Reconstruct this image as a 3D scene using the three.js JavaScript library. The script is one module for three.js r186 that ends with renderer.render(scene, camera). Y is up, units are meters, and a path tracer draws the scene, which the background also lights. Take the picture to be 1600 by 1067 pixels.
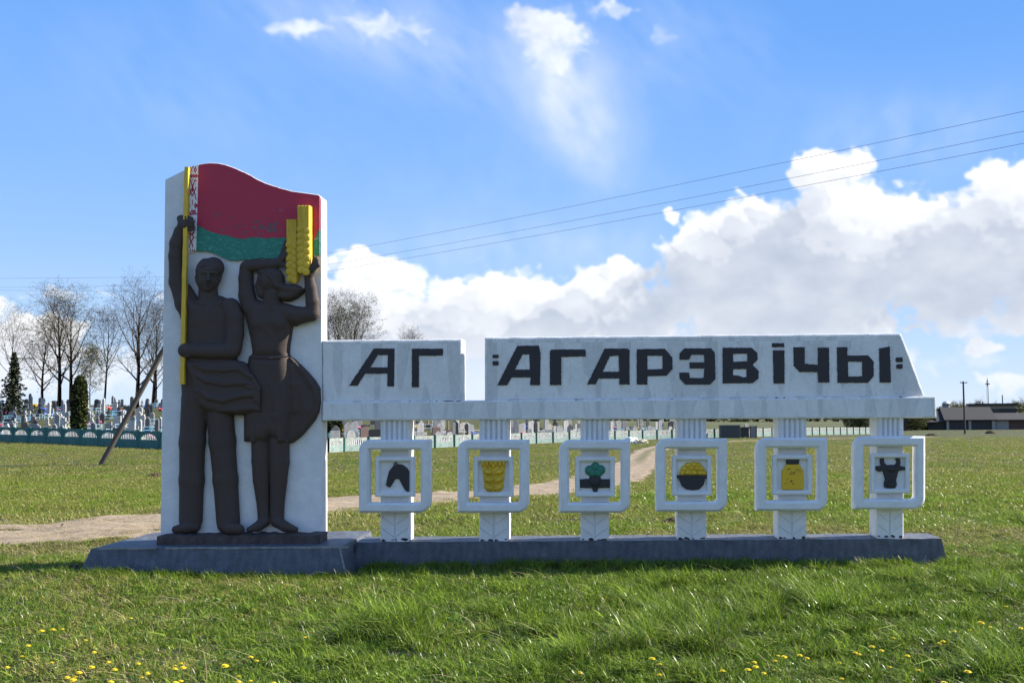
import * as THREE from 'three';
import { mergeGeometries } from 'three/addons/utils/BufferGeometryUtils.js';
import { createNoise2D, createNoise3D } from 'simplex-noise';

// ---------------------------------------------------------------- camera, sky, sun, exposure
const FOCAL = 1600, CX = 930, CY = 533.5;            // focal length and optical axis, in units of a 1600 x 1067 frame
const EYE = new THREE.Vector3(0, 1.5, 10.7);
const scene = new THREE.Scene();
const camera = new THREE.PerspectiveCamera(2 * Math.atan(CY / FOCAL) * 180 / Math.PI, 1600 / 1067, 0.1, 6000);
camera.position.copy(EYE);
camera.rotation.order = 'YXZ';
camera.rotation.set(Math.atan(121.5 / FOCAL), 0, -0.0065);
camera.setViewOffset(1600, 1067, -130, 0, 1600, 1067);
camera.updateMatrixWorld();

const renderer = new THREE.WebGLRenderer({ antialias: true });
renderer.toneMapping = THREE.LinearToneMapping;
renderer.toneMappingExposure = 2.05;
renderer.shadowMap.enabled = true;

const SUN = new THREE.Vector3(1, 0.70, -0.23).normalize();   // from the right, a little behind the sign
const sun = new THREE.DirectionalLight(new THREE.Color().setRGB(1, 0.94, 0.83), 5);
sun.position.copy(SUN).multiplyScalar(120);
sun.castShadow = true; sun.shadow.mapSize.set(4096, 4096); sun.shadow.radius = 1;
Object.assign(sun.shadow.camera, { left: -90, right: 90, top: 60, bottom: -60, near: 1, far: 400 });
scene.add(sun, sun.target);

function rng(seed) { let s = seed | 0; return () => { s = (s + 0x6d2b79f5) | 0; let t = Math.imul(s ^ (s >>> 15), 1 | s); t = (t + Math.imul(t ^ (t >>> 7), 61 | t)) ^ t; return ((t ^ (t >>> 14)) >>> 0) / 4294967296; }; }
const n2 = createNoise2D(rng(11)), n3 = createNoise3D(rng(12));
const clamp = (x, a = 0, b = 1) => Math.min(b, Math.max(a, x));
const sstep = (a, b, x) => { const t = clamp((x - a) / (b - a)); return t * t * (3 - 2 * t); };
const lerp = (a, b, t) => a + (b - a) * t;
const table = (t, x) => { if (x <= t[0][0]) return t[0][1]; for (let i = 1; i < t.length; i++) if (x <= t[i][0]) return lerp(t[i - 1][1], t[i][1], (x - t[i - 1][0]) / (t[i][0] - t[i - 1][0])); return t[t.length - 1][1]; };
const fbm2 = (x, y, o = 4) => { let s = 0, a = 0.5; for (let i = 0; i < o; i++) { s += a * n2(x, y); x = x * 2.03 + 7.1; y = y * 2.03 - 3.7; a *= 0.5; } return s; };

// The sky: blue air with cumulus banks over the horizon and a few high wisps. az: degrees to the right of the sign's normal, el: above the horizon.
{
  const R = rng(77), DEG = Math.PI / 180;
  // [az, el, half width, half height, strength, softness]
  const blobs = [
    // the tall bank on the right
    [10, 6, 8, 5.2, 1, 1], [13.5, 10.0, 5.2, 4.0, 1, 1], [16.8, 9.0, 4, 3.4, 1, 1], [8, 8.6, 4, 3.4, 1, 1], [20.5, 8.5, 6.5, 4.4, 1, 1], [27, 8, 7, 5, 1, 1], [5.6, 8.2, 2.6, 2.6, 1, 1], [12.8, 13.4, 2.3, 1.3, 0.9, 1], [22.5, 11.4, 3.6, 2.0, 1, 1], [4.2, 11.2, 0.9, 0.6, 0.8, 1], [9.3, 11, 2, 1.6, 0.9, 1],
    // the long low bank
    [-12.5, 5.5, 4.5, 3.8, 1, 1], [-6, 5, 6.5, 3.3, 1, 1], [0.5, 5, 6, 3.9, 1, 1], [-13, 8.2, 2.0, 1.5, 0.9, 1], [1.5, 8.0, 2.4, 1.1, 0.9, 1], [-19, 4.0, 5, 2.6, 0.85, 1], [-3, 2.2, 15, 3.4, 0.95, 1.5], [8, 3.4, 8, 3, 0.9, 1.4], [14, 3.0, 8, 1.8, 0.75, 1.5], [24, 1.6, 6, 0.9, 0.7, 1.3], [-24, 2.5, 6, 1.6, 0.7, 1.5],
    // low left and thin streaks
    [-29.5, 3.6, 3.2, 2.3, 1, 1], [-28.2, 6.4, 1.6, 0.5, 0.5, 1.5], [-25.2, 6.6, 1.2, 0.4, 0.4, 1.6], [-22.4, 6.5, 1.4, 0.5, 0.4, 1.6], [-36, 5, 4, 3, 1, 1], [-6.8, 8.9, 1.4, 0.35, 0.4, 1.6], [-2.4, 9.5, 1.3, 0.3, 0.4, 1.6], [21, 3.6, 2.2, 0.5, 0.7, 1], [17.5, 4.6, 1.6, 0.4, 0.6, 1],
    // wisps high up
    [-2.7, 21.0, 3.0, 2.0, 0.9, 1.45], [-2.0, 20.0, 2.6, 1.4, 0.8, 1.6], [0.6, 22.4, 2.4, 0.9, 0.7, 1.6], [-16.4, 20.6, 2.2, 0.8, 0.65, 1.6], [-11.6, 21.0, 3.4, 1.2, 0.66, 1.8], [4, 20.8, 1.3, 0.5, 0.35, 2], [-1, 24.5, 4.0, 2.0, 0.8, 1.4], [-15, 23, 3, 1, 0.6, 1.5],
  ];
  for (let k = 0; k < 110; k++) {          // the same kinds of cloud all round the rest of the horizon
    const az = 40 + R() * 282, low = R() < 0.66;
    if (low) blobs.push([az, 3 + R() * 8, 3 + R() * 6, 2 + R() * 3.4, 0.9, 1]);
    else blobs.push([az, 16 + R() * 40, 2.5 + R() * 6, 1.2 + R() * 3, 0.5 + R() * 0.4, 1.5]);
  }
  for (let k = 0; k < 14; k++) blobs.push([-36 + R() * 76, 28 + R() * 32, 2.5 + R() * 6, 1.2 + R() * 3, 0.4 + R() * 0.4, 1.6]);
  const bins = Array.from({ length: 73 }, () => []);
  for (const b of blobs) for (let k = 0; k < 73; k++) { const d = Math.abs((((k - 0.5) * 5 - 180 + 2.5 - b[0]) % 360 + 540) % 360 - 180); if (d < b[2] * 1.7 + 4) bins[k].push(b); }
  const fbm3 = (x, y, z, o) => { let s = 0, a = 0.5; for (let i = 0; i < o; i++) { s += a * n3(x, y, z); x *= 2.07; y *= 2.07; z *= 2.07; a *= 0.54; } return s; };
  const density = (az, el, oct) => {
    let m = -9, soft = 1;
    { const c = Math.cos(el * DEG), x = Math.sin(az * DEG) * c, y = Math.sin(el * DEG), z = Math.cos(az * DEG) * c; az += 0.7 * n3(x * 26, y * 30, z * 26) + 0.3 * n3(x * 70, y * 90, z * 70 + 4); el += 0.36 * n3(x * 30 + 8, y * 36, z * 30) + 0.17 * n3(x * 85, y * 100 + 3, z * 85); }
    const a0 = ((az + 180) % 360 + 360) % 360 - 180;
    for (const b of bins[Math.min(72, Math.max(0, Math.round((a0 + 180) / 5)))]) {
      const da = ((a0 - b[0]) % 360 + 540) % 360 - 180, q = b[4] - (da / b[2]) ** 2 - ((el - b[1]) / b[3]) ** 2;
      if (q > m) { m = q; soft = b[5]; }
    }
    if (m < -1.5) return 0;
    const c = Math.cos(el * DEG), x = Math.sin(a0 * DEG) * c, y = Math.sin(el * DEG) * 1.5, z = Math.cos(a0 * DEG) * c;
    const n = fbm3(x * 13, y * 13, z * 13, oct);
    const wisp = soft > 1.15 ? n3(x * 34, y * 20, z * 34) * 0.25 : 0;
    return sstep(-0.10, 0.42 * soft * soft, Math.min(m, 0.9) * 1.3 + n * (0.85 + 0.4 * (soft - 1)) + wisp - 0.12) * (soft > 1.4 ? 0.75 / Math.sqrt(soft) + 0.1 : 1);
  };
  const blue = (el) => [table([[0, 0.50], [4, 0.36], [9, 0.235], [14, 0.165], [21, 0.110], [40, 0.08], [90, 0.065]], el), table([[0, 0.58], [4, 0.50], [9, 0.40], [14, 0.335], [21, 0.275], [40, 0.215], [90, 0.175]], el), table([[0, 0.70], [4, 0.69], [9, 0.685], [14, 0.68], [21, 0.635], [40, 0.53], [90, 0.44]], el)];
  const veils = [[-1.9, 18.4, 2.4, 3.0, 0.62, -0.4], [-0.6, 15.8, 2.6, 2.8, 0.40, -0.4], [-0.5, 19, 4.2, 3.0, 0.16, 0], [-8, 20, 6, 3.0, 0.26, -0.9], [-14, 21, 6, 2.0, 0.28, -1], [5, 20.5, 5, 3, 0.16, -0.8], [-22, 17, 7, 4, 0.10, -0.6], [-5, 13, 9, 3, 0.08, 0], [-4, 9.5, 9, 1.5, 0.25, 0], [17, 15, 6, 2, 0.2, 0]];
  for (let k = 0; k < 40; k++) veils.push([36 + R() * 290, 10 + R() * 45, 2 + R() * 5, 1.5 + R() * 3, 0.2 + R() * 0.5, R() * 2 - 1]);
  const BRIGHT = 0.75, sky = (az, el, oct) => shade(az, el, oct).map((v) => v * BRIGHT);
  const shade = (az, el, oct) => {
    const d = density(az, el, oct), base = blue(Math.max(0, el));
    for (const [va, ve, wa, we, k, slant] of veils) {            // thin high ice cloud, drawn out in streaks
      const da = ((az - va) % 360 + 540) % 360 - 180 - (el - ve) * slant, de = el - ve, g = Math.exp(-((da / wa) ** 2) - (de / we) ** 2);
      if (g < 0.02) continue;
      const v = k * g * clamp(0.62 + 0.6 * fbm3(da * 0.30 + va, de * 0.2, 3.3, 2) + 0.3 * fbm3(da * 0.6, de * 0.5 + va, 8, 3)); for (let i = 0; i < 3; i++) base[i] = lerp(base[i], [0.70, 0.72, 0.76][i], v);
    }
    if (d <= 0.003) return base;
    let t = 0;
    for (const s of [0.7, 1.6, 3.0, 4.8]) t += density(az + s * 0.8, el + s * 0.62, Math.max(2, oct - 2)) * (s < 1 ? 0.8 : 1.2);
    const c = Math.cos(el * DEG), gx = Math.sin(az * DEG) * c * 12, gy = Math.sin(el * DEG) * 19, gz = Math.cos(az * DEG) * c * 12;
    const lump = fbm3(gx + 4, gy, gz, 4);
    const lit = clamp(1.17 - 0.225 * t * (0.45 + 0.55 * sstep(1, 6, el)) + lump * 0.24 * d);
    const haze = 0.75 * sstep(5.5, 0.5, el), col = [lerp(lerp(0.35, 0.76, lit), 0.50, haze), lerp(lerp(0.395, 0.765, lit), 0.56, haze), lerp(lerp(0.48, 0.775, lit), 0.66, haze)];
    return base.map((b, i) => lerp(b, col[i], d * 0.97));
  };
  const W = 4096, H = 2048, data = new Float32Array(W * H * 4), w = 1024, h = 257;
  const coarse = new Float32Array(w * h * 3);
  const azOf = (u) => u * 360 - 90, ground = [0.10, 0.11, 0.06];
  for (let j = 0; j < h; j++) for (let i = 0; i < w; i++) coarse.set(sky(azOf((i + 0.5) / w), (j / (h - 1)) * 90, 4), (j * w + i) * 3);
  for (let j = 0; j < H; j++) {
    const el = ((j + 0.5) / H - 0.5) * 180;
    for (let i = 0; i < W; i++) {
      const o = (j * W + i) * 4; data[o + 3] = 1;
      if (el <= 0) { data[o] = ground[0]; data[o + 1] = ground[1]; data[o + 2] = ground[2]; continue; }
      const az = azOf((i + 0.5) / W);
      if (Math.abs(az) < 38 && el < 30) { const c = sky(az, el, 7); data[o] = c[0]; data[o + 1] = c[1]; data[o + 2] = c[2]; continue; }
      const x = (i + 0.5) / 4 - 0.5, x0 = (Math.floor(x) + w) % w, x1 = (x0 + 1) % w, fx = x - Math.floor(x), y = el / 90 * (h - 1), y0 = Math.min(h - 2, Math.floor(y)), fy = y - y0;
      for (let k = 0; k < 3; k++) data[o + k] = lerp(lerp(coarse[(y0 * w + x0) * 3 + k], coarse[(y0 * w + x1) * 3 + k], fx), lerp(coarse[((y0 + 1) * w + x0) * 3 + k], coarse[((y0 + 1) * w + x1) * 3 + k], fx), fy);
    }
  }
  const tex = new THREE.DataTexture(data, W, H, THREE.RGBAFormat, THREE.FloatType);
  tex.mapping = THREE.EquirectangularReflectionMapping; tex.magFilter = THREE.LinearFilter; tex.needsUpdate = true;
  scene.background = tex; scene.environment = tex;
}

// ---------------------------------------------------------------- helpers
const names = new Map();
function numbered(n) { const k = names.get(n) ?? 0; names.set(n, k + 1); return k ? n + '_' + String(k).padStart(3, '0') : n; }
function shadows(o) { o.castShadow = o.receiveShadow = true; return o; }
function mesh(name, geometry, material, parent) { const o = shadows(new THREE.Mesh(geometry, material)); o.name = name; parent?.add(o); return o; }
function tag(o, label, category, group, kind) { o.name = numbered(o.name); o.userData = { label, category }; if (group) o.userData.group = group; if (kind) o.userData.kind = kind; if (!o.parent) scene.add(o); return o; }
function thing(name, label, category, [x, y, z] = [0, 0, 0], turn = 0, group) { const o = new THREE.Group(); o.name = name; o.position.set(x, y, z); o.rotation.y = turn; return tag(o, label, category, group); }
function setting(o, label) { o.name = numbered(o.name); o.userData = { kind: 'structure', label }; scene.add(o); return o; }
function copyOf(root, label, group) { const c = root.clone(); c.name = numbered(root.name.replace(/_\d+$/, '')); c.userData = { ...root.userData }; if (label) c.userData.label = label; if (group) c.userData.group = group; scene.add(c); return c; }
const rgb = (r, g, b) => new THREE.Color().setRGB(r, g, b);

// survey sightings: the point at which a line of sight meets the upright plane z, or the ground
const sight = (px, py) => new THREE.Vector3((px - CX) / FOCAL, (CY - py) / FOCAL, -1).applyQuaternion(camera.quaternion);
function at(px, py, z = 0) { const d = sight(px, py); return EYE.clone().addScaledVector(d, (z - EYE.z) / d.z); }
const FENCE_D = [[-0.64, 92], [-0.58, 87.5], [-0.5, 80], [-0.424, 74.2], [-0.26, 66.8], [-0.15, 77.5], [-0.057, 89], [0.05, 102.2], [0.155, 114.6], [0.268, 144], [0.6, 200]];
const HILL = [[-0.9, 4.6], [-0.5, 4.4], [-0.4, 4.0], [-0.25, 3.0], [-0.12, 2.2], [0.05, 0.9], [0.15, 0.1], [0.3, 0]];
function height(x, z) {
  const D = EYE.z - z;
  let h = -0.55 * sstep(13, 50, D) + 0.5 * sstep(-20, -55, x) * sstep(40, 70, D) - 0.35 * sstep(12, 50, x) * sstep(90, 150, D);
  if (D > 55) { const a = x / D, f = table(FENCE_D, a); h += table(HILL, a) * sstep(f + 0.6, f + table([[-0.4, 85], [-0.27, 34], [0.1, 34]], a), D); }
  h += 0.07 * Math.exp(-((x + 5.2) ** 2) / 1.2 - ((z - 0.7) ** 2) / 1.2);
  const near = 1 - sstep(25, 45, D);
  if (near > 0) h += near * (0.035 * n2(x * 0.45 + 3, z * 0.45) + 0.014 * n2(x * 1.9, z * 1.9 + 5)) * sstep(0.2, 1.6, Math.hypot(Math.max(0, Math.abs(x) - 4.6), Math.max(0, Math.abs(z + 0.1) - 0.7)));
  return h;
}
function groundAt(px, py) {
  const d = sight(px, py), p = new THREE.Vector3();
  const above = (t) => { p.copy(EYE).addScaledVector(d, t); return p.y - height(p.x, p.z); };
  let t0 = 1, t1 = 1;
  while (t1 < 900) { t1 *= 1.01; if (above(t1) < 0) break; t0 = t1; }
  for (let i = 0; i < 30; i++) { const m = (t0 + t1) / 2; if (above(m) < 0) t1 = m; else t0 = m; }
  above(t1); p.y = height(p.x, p.z);
  return p.clone();
}
// a computed, tiling texture
function noiseTexture(size, tile, fill, srgb = true) {
  const data = new Uint8Array(size * size * 4);
  const wrap = (f, s) => (u, v) => { const a = u * 2 * Math.PI, b = v * 2 * Math.PI; return f(Math.cos(a) * s, Math.sin(a) * s, Math.cos(b) * s + 9.3, Math.sin(b) * s + 3.1); };
  const n4 = (x, y, z, w) => (n3(x + w * 0.7, y + z * 0.7, z - w) + n3(x * 1.1 - 5, y - w, w + z * 0.3)) * 0.6;
  const layers = [1, 2.4, 6, 14].map((s) => wrap(n4, s));
  for (let j = 0; j < size; j++) for (let i = 0; i < size; i++) { const u = i / size, v = j / size; data.set(fill(layers.map((l) => l(u, v)), u, v, i, j), (j * size + i) * 4); }
  const t = new THREE.DataTexture(data, size, size); t.wrapS = t.wrapT = THREE.RepeatWrapping; t.magFilter = THREE.LinearFilter; t.minFilter = THREE.LinearMipmapLinearFilter; t.generateMipmaps = true;
  if (srgb) t.colorSpace = THREE.SRGBColorSpace; t.repeat.set(1 / tile, 1 / tile); t.needsUpdate = true; return t;
}
const byte = (x) => Math.round(clamp(x) * 255);
// uv in metres by the way each face points
function boxUV(g) {
  const p = g.attributes.position, n = g.attributes.normal, uv = new Float32Array(p.count * 2);
  for (let i = 0; i < p.count; i++) { const ax = Math.abs(n.getX(i)), ay = Math.abs(n.getY(i)), az = Math.abs(n.getZ(i)); const [u, v] = az >= ax && az >= ay ? [p.getX(i), p.getY(i)] : ax >= ay ? [p.getZ(i), p.getY(i)] : [p.getX(i), p.getZ(i)]; uv[i * 2] = u; uv[i * 2 + 1] = v; }
  g.setAttribute('uv', new THREE.BufferAttribute(uv, 2)); return g;
}
function box(x0, x1, y0, y1, z0, z1) { const g = new THREE.BoxGeometry(x1 - x0, y1 - y0, z1 - z0); g.translate((x0 + x1) / 2, (y0 + y1) / 2, (z0 + z1) / 2); return boxUV(g); }
function cyl(a, b, r0, r1, n = 8) { const A = new THREE.Vector3(...a), B = new THREE.Vector3(...b), d = B.clone().sub(A), g = new THREE.CylinderGeometry(r1, r0, d.length(), n); g.applyQuaternion(new THREE.Quaternion().setFromUnitVectors(new THREE.Vector3(0, 1, 0), d.normalize())); g.translate((A.x + B.x) / 2, (A.y + B.y) / 2, (A.z + B.z) / 2); return g; }
const merge = (list) => mergeGeometries(list.map((g) => { const q = g.index ? g.toNonIndexed() : g; for (const k of Object.keys(q.attributes)) if (!['position', 'normal', 'uv', 'color'].includes(k)) q.deleteAttribute(k); return q; }));
// an outline sighted on the plane z, extruded backwards; edges may be roughened as hand-laid concrete and paint are
function outline(pts, z, rough = 0, step = 3) {
  let list = pts;
  if (rough) { list = []; pts.forEach((a, i) => { const b = pts[(i + 1) % pts.length], n = Math.max(1, Math.round(Math.hypot(b[0] - a[0], b[1] - a[1]) / step)); for (let k = 0; k < n; k++) { const x = lerp(a[0], b[0], k / n), y = lerp(a[1], b[1], k / n); list.push([x + rough * (n2(x * 0.35, y * 0.35) + 0.5 * n2(x * 1.3, y * 1.3)), y + rough * (n2(x * 0.35 + 50, y * 0.35) + 0.5 * n2(x * 1.3, y * 1.3 + 70))]); } }); }
  return list.map(([x, y]) => { const p = at(x, y, z); return new THREE.Vector2(p.x, p.y); });
}
function slab(pts, z, depth, { bevel = 0, holes = [], rough = 0, step = 3, segments = 2, curve = 6 } = {}) {
  const s = new THREE.Shape(outline(pts, z, rough, step));
  for (const h of holes) s.holes.push(new THREE.Path(outline(h, z, rough, step)));
  const g = new THREE.ExtrudeGeometry(s, { depth: depth - bevel, bevelEnabled: bevel > 0, bevelSize: bevel, bevelThickness: bevel, bevelOffset: -bevel, bevelSegments: segments, curveSegments: curve });
  // the back keeps its full outline: only the front edge is chamfered
  g.translate(0, 0, z - depth);
  return g;
}
function rounded(x0, y0, x1, y1, r, n = 6) {          // r: top-left, top-right, bottom-right, bottom-left
  const out = [], c = [[x0, y0, 1, 1, 180], [x1, y0, -1, 1, 270], [x1, y1, -1, -1, 0], [x0, y1, 1, -1, 90]];
  c.forEach(([x, y, sx, sy, a], i) => { if (!r[i]) { out.push([x, y]); return; } for (let k = 0; k <= n; k++) { const t = (a + 90 * k / n) * Math.PI / 180; out.push([x + sx * r[i] + r[i] * Math.cos(t), y + sy * r[i] + r[i] * Math.sin(t)]); } });
  return out;
}

// ---------------------------------------------------------------- ground, road
const ROAD = [[-130, 842], [0, 839], [120, 831], [250, 815], [380, 801], [510, 789], [640, 779], [760, 771], [860, 764], [930, 752], [980, 734], [1004, 716], [1020, 703], [1060, 695], [1160, 689], [1330, 685], [1460, 683]].map(([x, y]) => groundAt(x, y));
const roadCurve = new THREE.CatmullRomCurve3(ROAD, false, 'centripetal');
const roadPts = roadCurve.getSpacedPoints(420);
const roadHalf = (i) => 0.98 + 0.16 * n2(i * 0.06, 3) + 0.45 * sstep(140, 30, i);
const roadNear = new Map();      // the road's points by 4 m squares
roadPts.forEach((p) => { for (let a = -1; a <= 1; a++) for (let b = -1; b <= 1; b++) { const k = (Math.floor(p.x / 4) + a) * 9999 + Math.floor(p.z / 4) + b; if (!roadNear.has(k)) roadNear.set(k, []); roadNear.get(k).push(p); } });
function roadDistance(x, z) { let m = 1e9; for (const p of roadNear.get(Math.floor(x / 4) * 9999 + Math.floor(z / 4)) ?? []) { const d = (p.x - x) ** 2 + (p.z - z) ** 2; if (d < m) m = d; } return Math.sqrt(m); }
// dry, straw-coloured turf in patches: 0 fresh, 1 dry
function dryness(x, z) {
  const D = EYE.z - z;
  let d = (z < -1.2 ? 0.52 : z < 0.4 ? 0.2 : 0.03) + 0.5 * fbm2(x * 0.16 + 9, z * 0.11, 3) + 0.34 * fbm2(x * 0.8, z * 0.45 + 4, 3);
  if (D > 9 && D < 70) d += 0.5 * sstep(3.2, 1.3, roadDistance(x, z));
  if (z < -3 && z > -11 && x > -3) d -= 0.12;                  // greener strip behind the pillars
  return clamp(d + 0.2 * sstep(-1.5, -3.5, x) * (z > 0 ? 1 : 0));
}
{
  const tex = noiseTexture(1024, 3.1, (l, u, v, i, j) => {
    const f = 0.72 + 0.12 * l[1] + 0.16 * l[2] + 0.26 * l[3], s = n2(i * 0.37, j * 0.37) * 0.12 + n2(i * 0.9, j * 0.9) * 0.10;
    return [byte(f + s + 0.05 * l[2]), byte(f + s), byte(f + s * 0.7 - 0.04), 255];
  });
  const bump = noiseTexture(512, 1.3, (l, u, v, i, j) => { const b = byte(0.5 + 0.25 * l[2] + 0.25 * l[3] + 0.12 * n2(i * 0.6, j * 0.6)); return [b, b, b, 255]; }, false);
  const mat = new THREE.MeshStandardMaterial({ map: tex, bumpMap: bump, bumpScale: 0.05, roughness: 1, vertexColors: true });
  const NX = 420, NZ = 460, pos = [], col = [], uv = [], idx = [];
  const xs = Array.from({ length: NX + 1 }, (_, i) => { const t = i / NX * 2 - 1; return Math.sign(t) * (14 * Math.abs(t) + 120 * Math.abs(t) ** 3 + 3400 * Math.abs(t) ** 9); });
  const zs = Array.from({ length: NZ + 1 }, (_, j) => { const t = j / NZ; return EYE.z + 8 - (42 * t + 190 * t ** 3 + 3800 * t ** 12); });
  for (let j = 0; j <= NZ; j++) for (let i = 0; i <= NX; i++) {
    const x = xs[i], z = zs[j], D = EYE.z - z; pos.push(x, height(x, z), z); uv.push(x, z);
    const d = dryness(x, z), k = 1 + 0.14 * n2(x * 0.05, z * 0.03) + 0.10 * n2(x * 0.5, z * 0.5);
    // moss and thatch between the tufts, straw-coloured where the turf is dry
    col.push(lerp(0.09, 0.19, d) * k, lerp(0.125, 0.178, d) * k, lerp(0.026, 0.055, d) * k);
  }
  for (let j = 0; j < NZ; j++) for (let i = 0; i < NX; i++) { const a = j * (NX + 1) + i; idx.push(a, a + NX + 1, a + 1, a + 1, a + NX + 1, a + NX + 2); }
  const g = new THREE.BufferGeometry();
  g.setAttribute('position', new THREE.Float32BufferAttribute(pos, 3)); g.setAttribute('color', new THREE.Float32BufferAttribute(col, 3)); g.setAttribute('uv', new THREE.Float32BufferAttribute(uv, 2)); g.setIndex(idx);
  // the winding faces up because z falls with j
  g.computeVertexNormals(); if (g.attributes.normal.getY(5) < 0) { g.setIndex(idx.reverse()); g.computeVertexNormals(); }
  setting(mesh('ground', g, mat), 'grassy field around the sign, reaching to the horizon');

  const sand = noiseTexture(1024, 4.3, (l, u, v, i, j) => { const f = 0.80 + 0.10 * l[0] + 0.10 * l[1] + 0.08 * l[2] + 0.09 * l[3] + 0.06 * n2(i * 0.8, j * 0.8); return [byte(f), byte(f * 0.985), byte(f * 0.96), 255]; });
  const rp = [], ru = [], rc = [], ri = [], M = 12;
  roadPts.forEach((p, i) => {
    const q = roadPts[Math.min(i + 1, 420)], o = roadPts[Math.max(i - 1, 0)], t = new THREE.Vector3(q.x - o.x, 0, q.z - o.z).normalize();
    for (let k = 0; k <= M; k++) {
      const s = k / M * 2 - 1, w = roadHalf(i) + 0.18 * n2(i * 0.35, s > 0 ? 8 : 21) + 0.09 * n2(i * 1.3, s > 0 ? 30 : 44);
      const x = p.x + t.z * s * w, z = p.z - t.x * s * w, rut = -0.018 * Math.exp(-((Math.abs(s) - 0.5) ** 2) / 0.03) + 0.012 * n2(x * 3, z * 3);
      rp.push(x, height(x, z) + 0.026 + rut - 0.035 * sstep(0.9, 1, Math.abs(s)), z); ru.push(x, z);
      const m = sstep(0.42, 0.1, Math.abs(s) + 0.15 * n2(x, z)) * sstep(110, 170, i) * 0.85, v = 1 + 0.13 * fbm2(x * 1.1, z * 1.1, 3);   // grass-grown strip between the ruts
      rc.push(lerp(0.44, 0.16, m) * v, lerp(0.34, 0.16, m) * v, lerp(0.23, 0.05, m) * v);
    }
  });
  for (let i = 0; i < roadPts.length - 1; i++) for (let k = 0; k < M; k++) { const a = i * (M + 1) + k; ri.push(a, a + 1, a + M + 1, a + 1, a + M + 2, a + M + 1); }
  const rg = new THREE.BufferGeometry();
  rg.setAttribute('position', new THREE.Float32BufferAttribute(rp, 3)); rg.setAttribute('uv', new THREE.Float32BufferAttribute(ru, 2)); rg.setAttribute('color', new THREE.Float32BufferAttribute(rc, 3)); rg.setIndex(ri);
  rg.computeVertexNormals(); if (rg.attributes.normal.getY(30) < 0) { rg.setIndex(ri.reverse()); rg.computeVertexNormals(); }
  setting(mesh('dirt_road', rg, new THREE.MeshStandardMaterial({ map: sand, vertexColors: true, roughness: 1, bumpMap: sand, bumpScale: 0.012 })), 'pale sandy dirt track passing behind the sign');
}

// ---------------------------------------------------------------- painted concrete
const plaster = noiseTexture(1024, 1.7, (l, u, v, i, j) => { const f = 0.935 + 0.03 * l[0] + 0.02 * l[1] + 0.015 * l[3] + 0.02 * n2(i * 0.5, j * 0.04); return [byte(f), byte(f), byte(f), 255]; });
const plasterBump = noiseTexture(512, 0.55, (l, u, v, i, j) => { const b = byte(0.5 + 0.22 * l[2] + 0.2 * l[3] + 0.1 * n2(i * 0.4, j * 0.4)); return [b, b, b, 255]; }, false);
const streaks = noiseTexture(1024, 2.3, (l, u, v, i, j) => { const s = Math.max(0, n2(i * 0.012, j * 0.0025) * 0.6 + n2(i * 0.05, j * 0.01) * 0.4 - 0.25), f = 0.955 + 0.03 * l[0] + 0.022 * l[2] + 0.012 * l[3] - 0.10 * s - 0.06 * sstep(0.2, 0.26, n2(i * 0.007 + 3, j * 0.0012)); return [byte(f), byte(f * 0.995), byte(f * 0.985), 255]; });
const worn = noiseTexture(1024, 1.9, (l, u, v, i, j) => { const c = sstep(0.42, 0.52, l[1] * 0.35 + l[2] * 0.5 + l[3] * 0.35 + 0.15 * n2(i * 0.3, j * 0.3)), f = 0.70 + 0.06 * l[0] + 0.05 * l[1] + 0.05 * l[3] + 0.05 * n2(i * 0.7, j * 0.05) + 0.06 * n2(i * 0.02, j * 0.006); return [byte(lerp(f, 0.98, c * 0.3)), byte(lerp(f, 0.99, c * 0.3)), byte(lerp(f, 1, c * 0.28)), 255]; });
const M = {
  white: new THREE.MeshStandardMaterial({ color: rgb(0.88, 0.88, 0.875), map: plaster, bumpMap: plasterBump, bumpScale: 0.004, roughness: 0.62 }),
  streaked: new THREE.MeshStandardMaterial({ color: rgb(0.87, 0.87, 0.865), map: streaks, bumpMap: plasterBump, bumpScale: 0.004, roughness: 0.62 }),
  letter: new THREE.MeshStandardMaterial({ color: rgb(0.034, 0.028, 0.03), roughness: 0.6, bumpMap: plasterBump, bumpScale: 0.006 }),
  bronze: new THREE.MeshStandardMaterial({ color: rgb(0.060, 0.040, 0.032), roughness: 0.7, bumpMap: plasterBump, bumpScale: 0.004 }),
  yellow: new THREE.MeshStandardMaterial({ color: rgb(0.84, 0.55, 0.035), map: streaks, roughness: 0.5, bumpMap: plasterBump, bumpScale: 0.004 }),
  plinth: new THREE.MeshStandardMaterial({ color: rgb(0.215, 0.232, 0.275), map: worn, roughness: 0.55, bumpMap: plasterBump, bumpScale: 0.009 }),
  edge: new THREE.MeshStandardMaterial({ color: rgb(0.5, 0.52, 0.54), map: worn, roughness: 0.8 }),
  chip: new THREE.MeshStandardMaterial({ color: rgb(0.13, 0.12, 0.11), map: worn, roughness: 0.95 }),
  green: new THREE.MeshStandardMaterial({ color: rgb(0.03, 0.19, 0.13), roughness: 0.6, bumpMap: plasterBump, bumpScale: 0.004 }),
};

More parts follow.
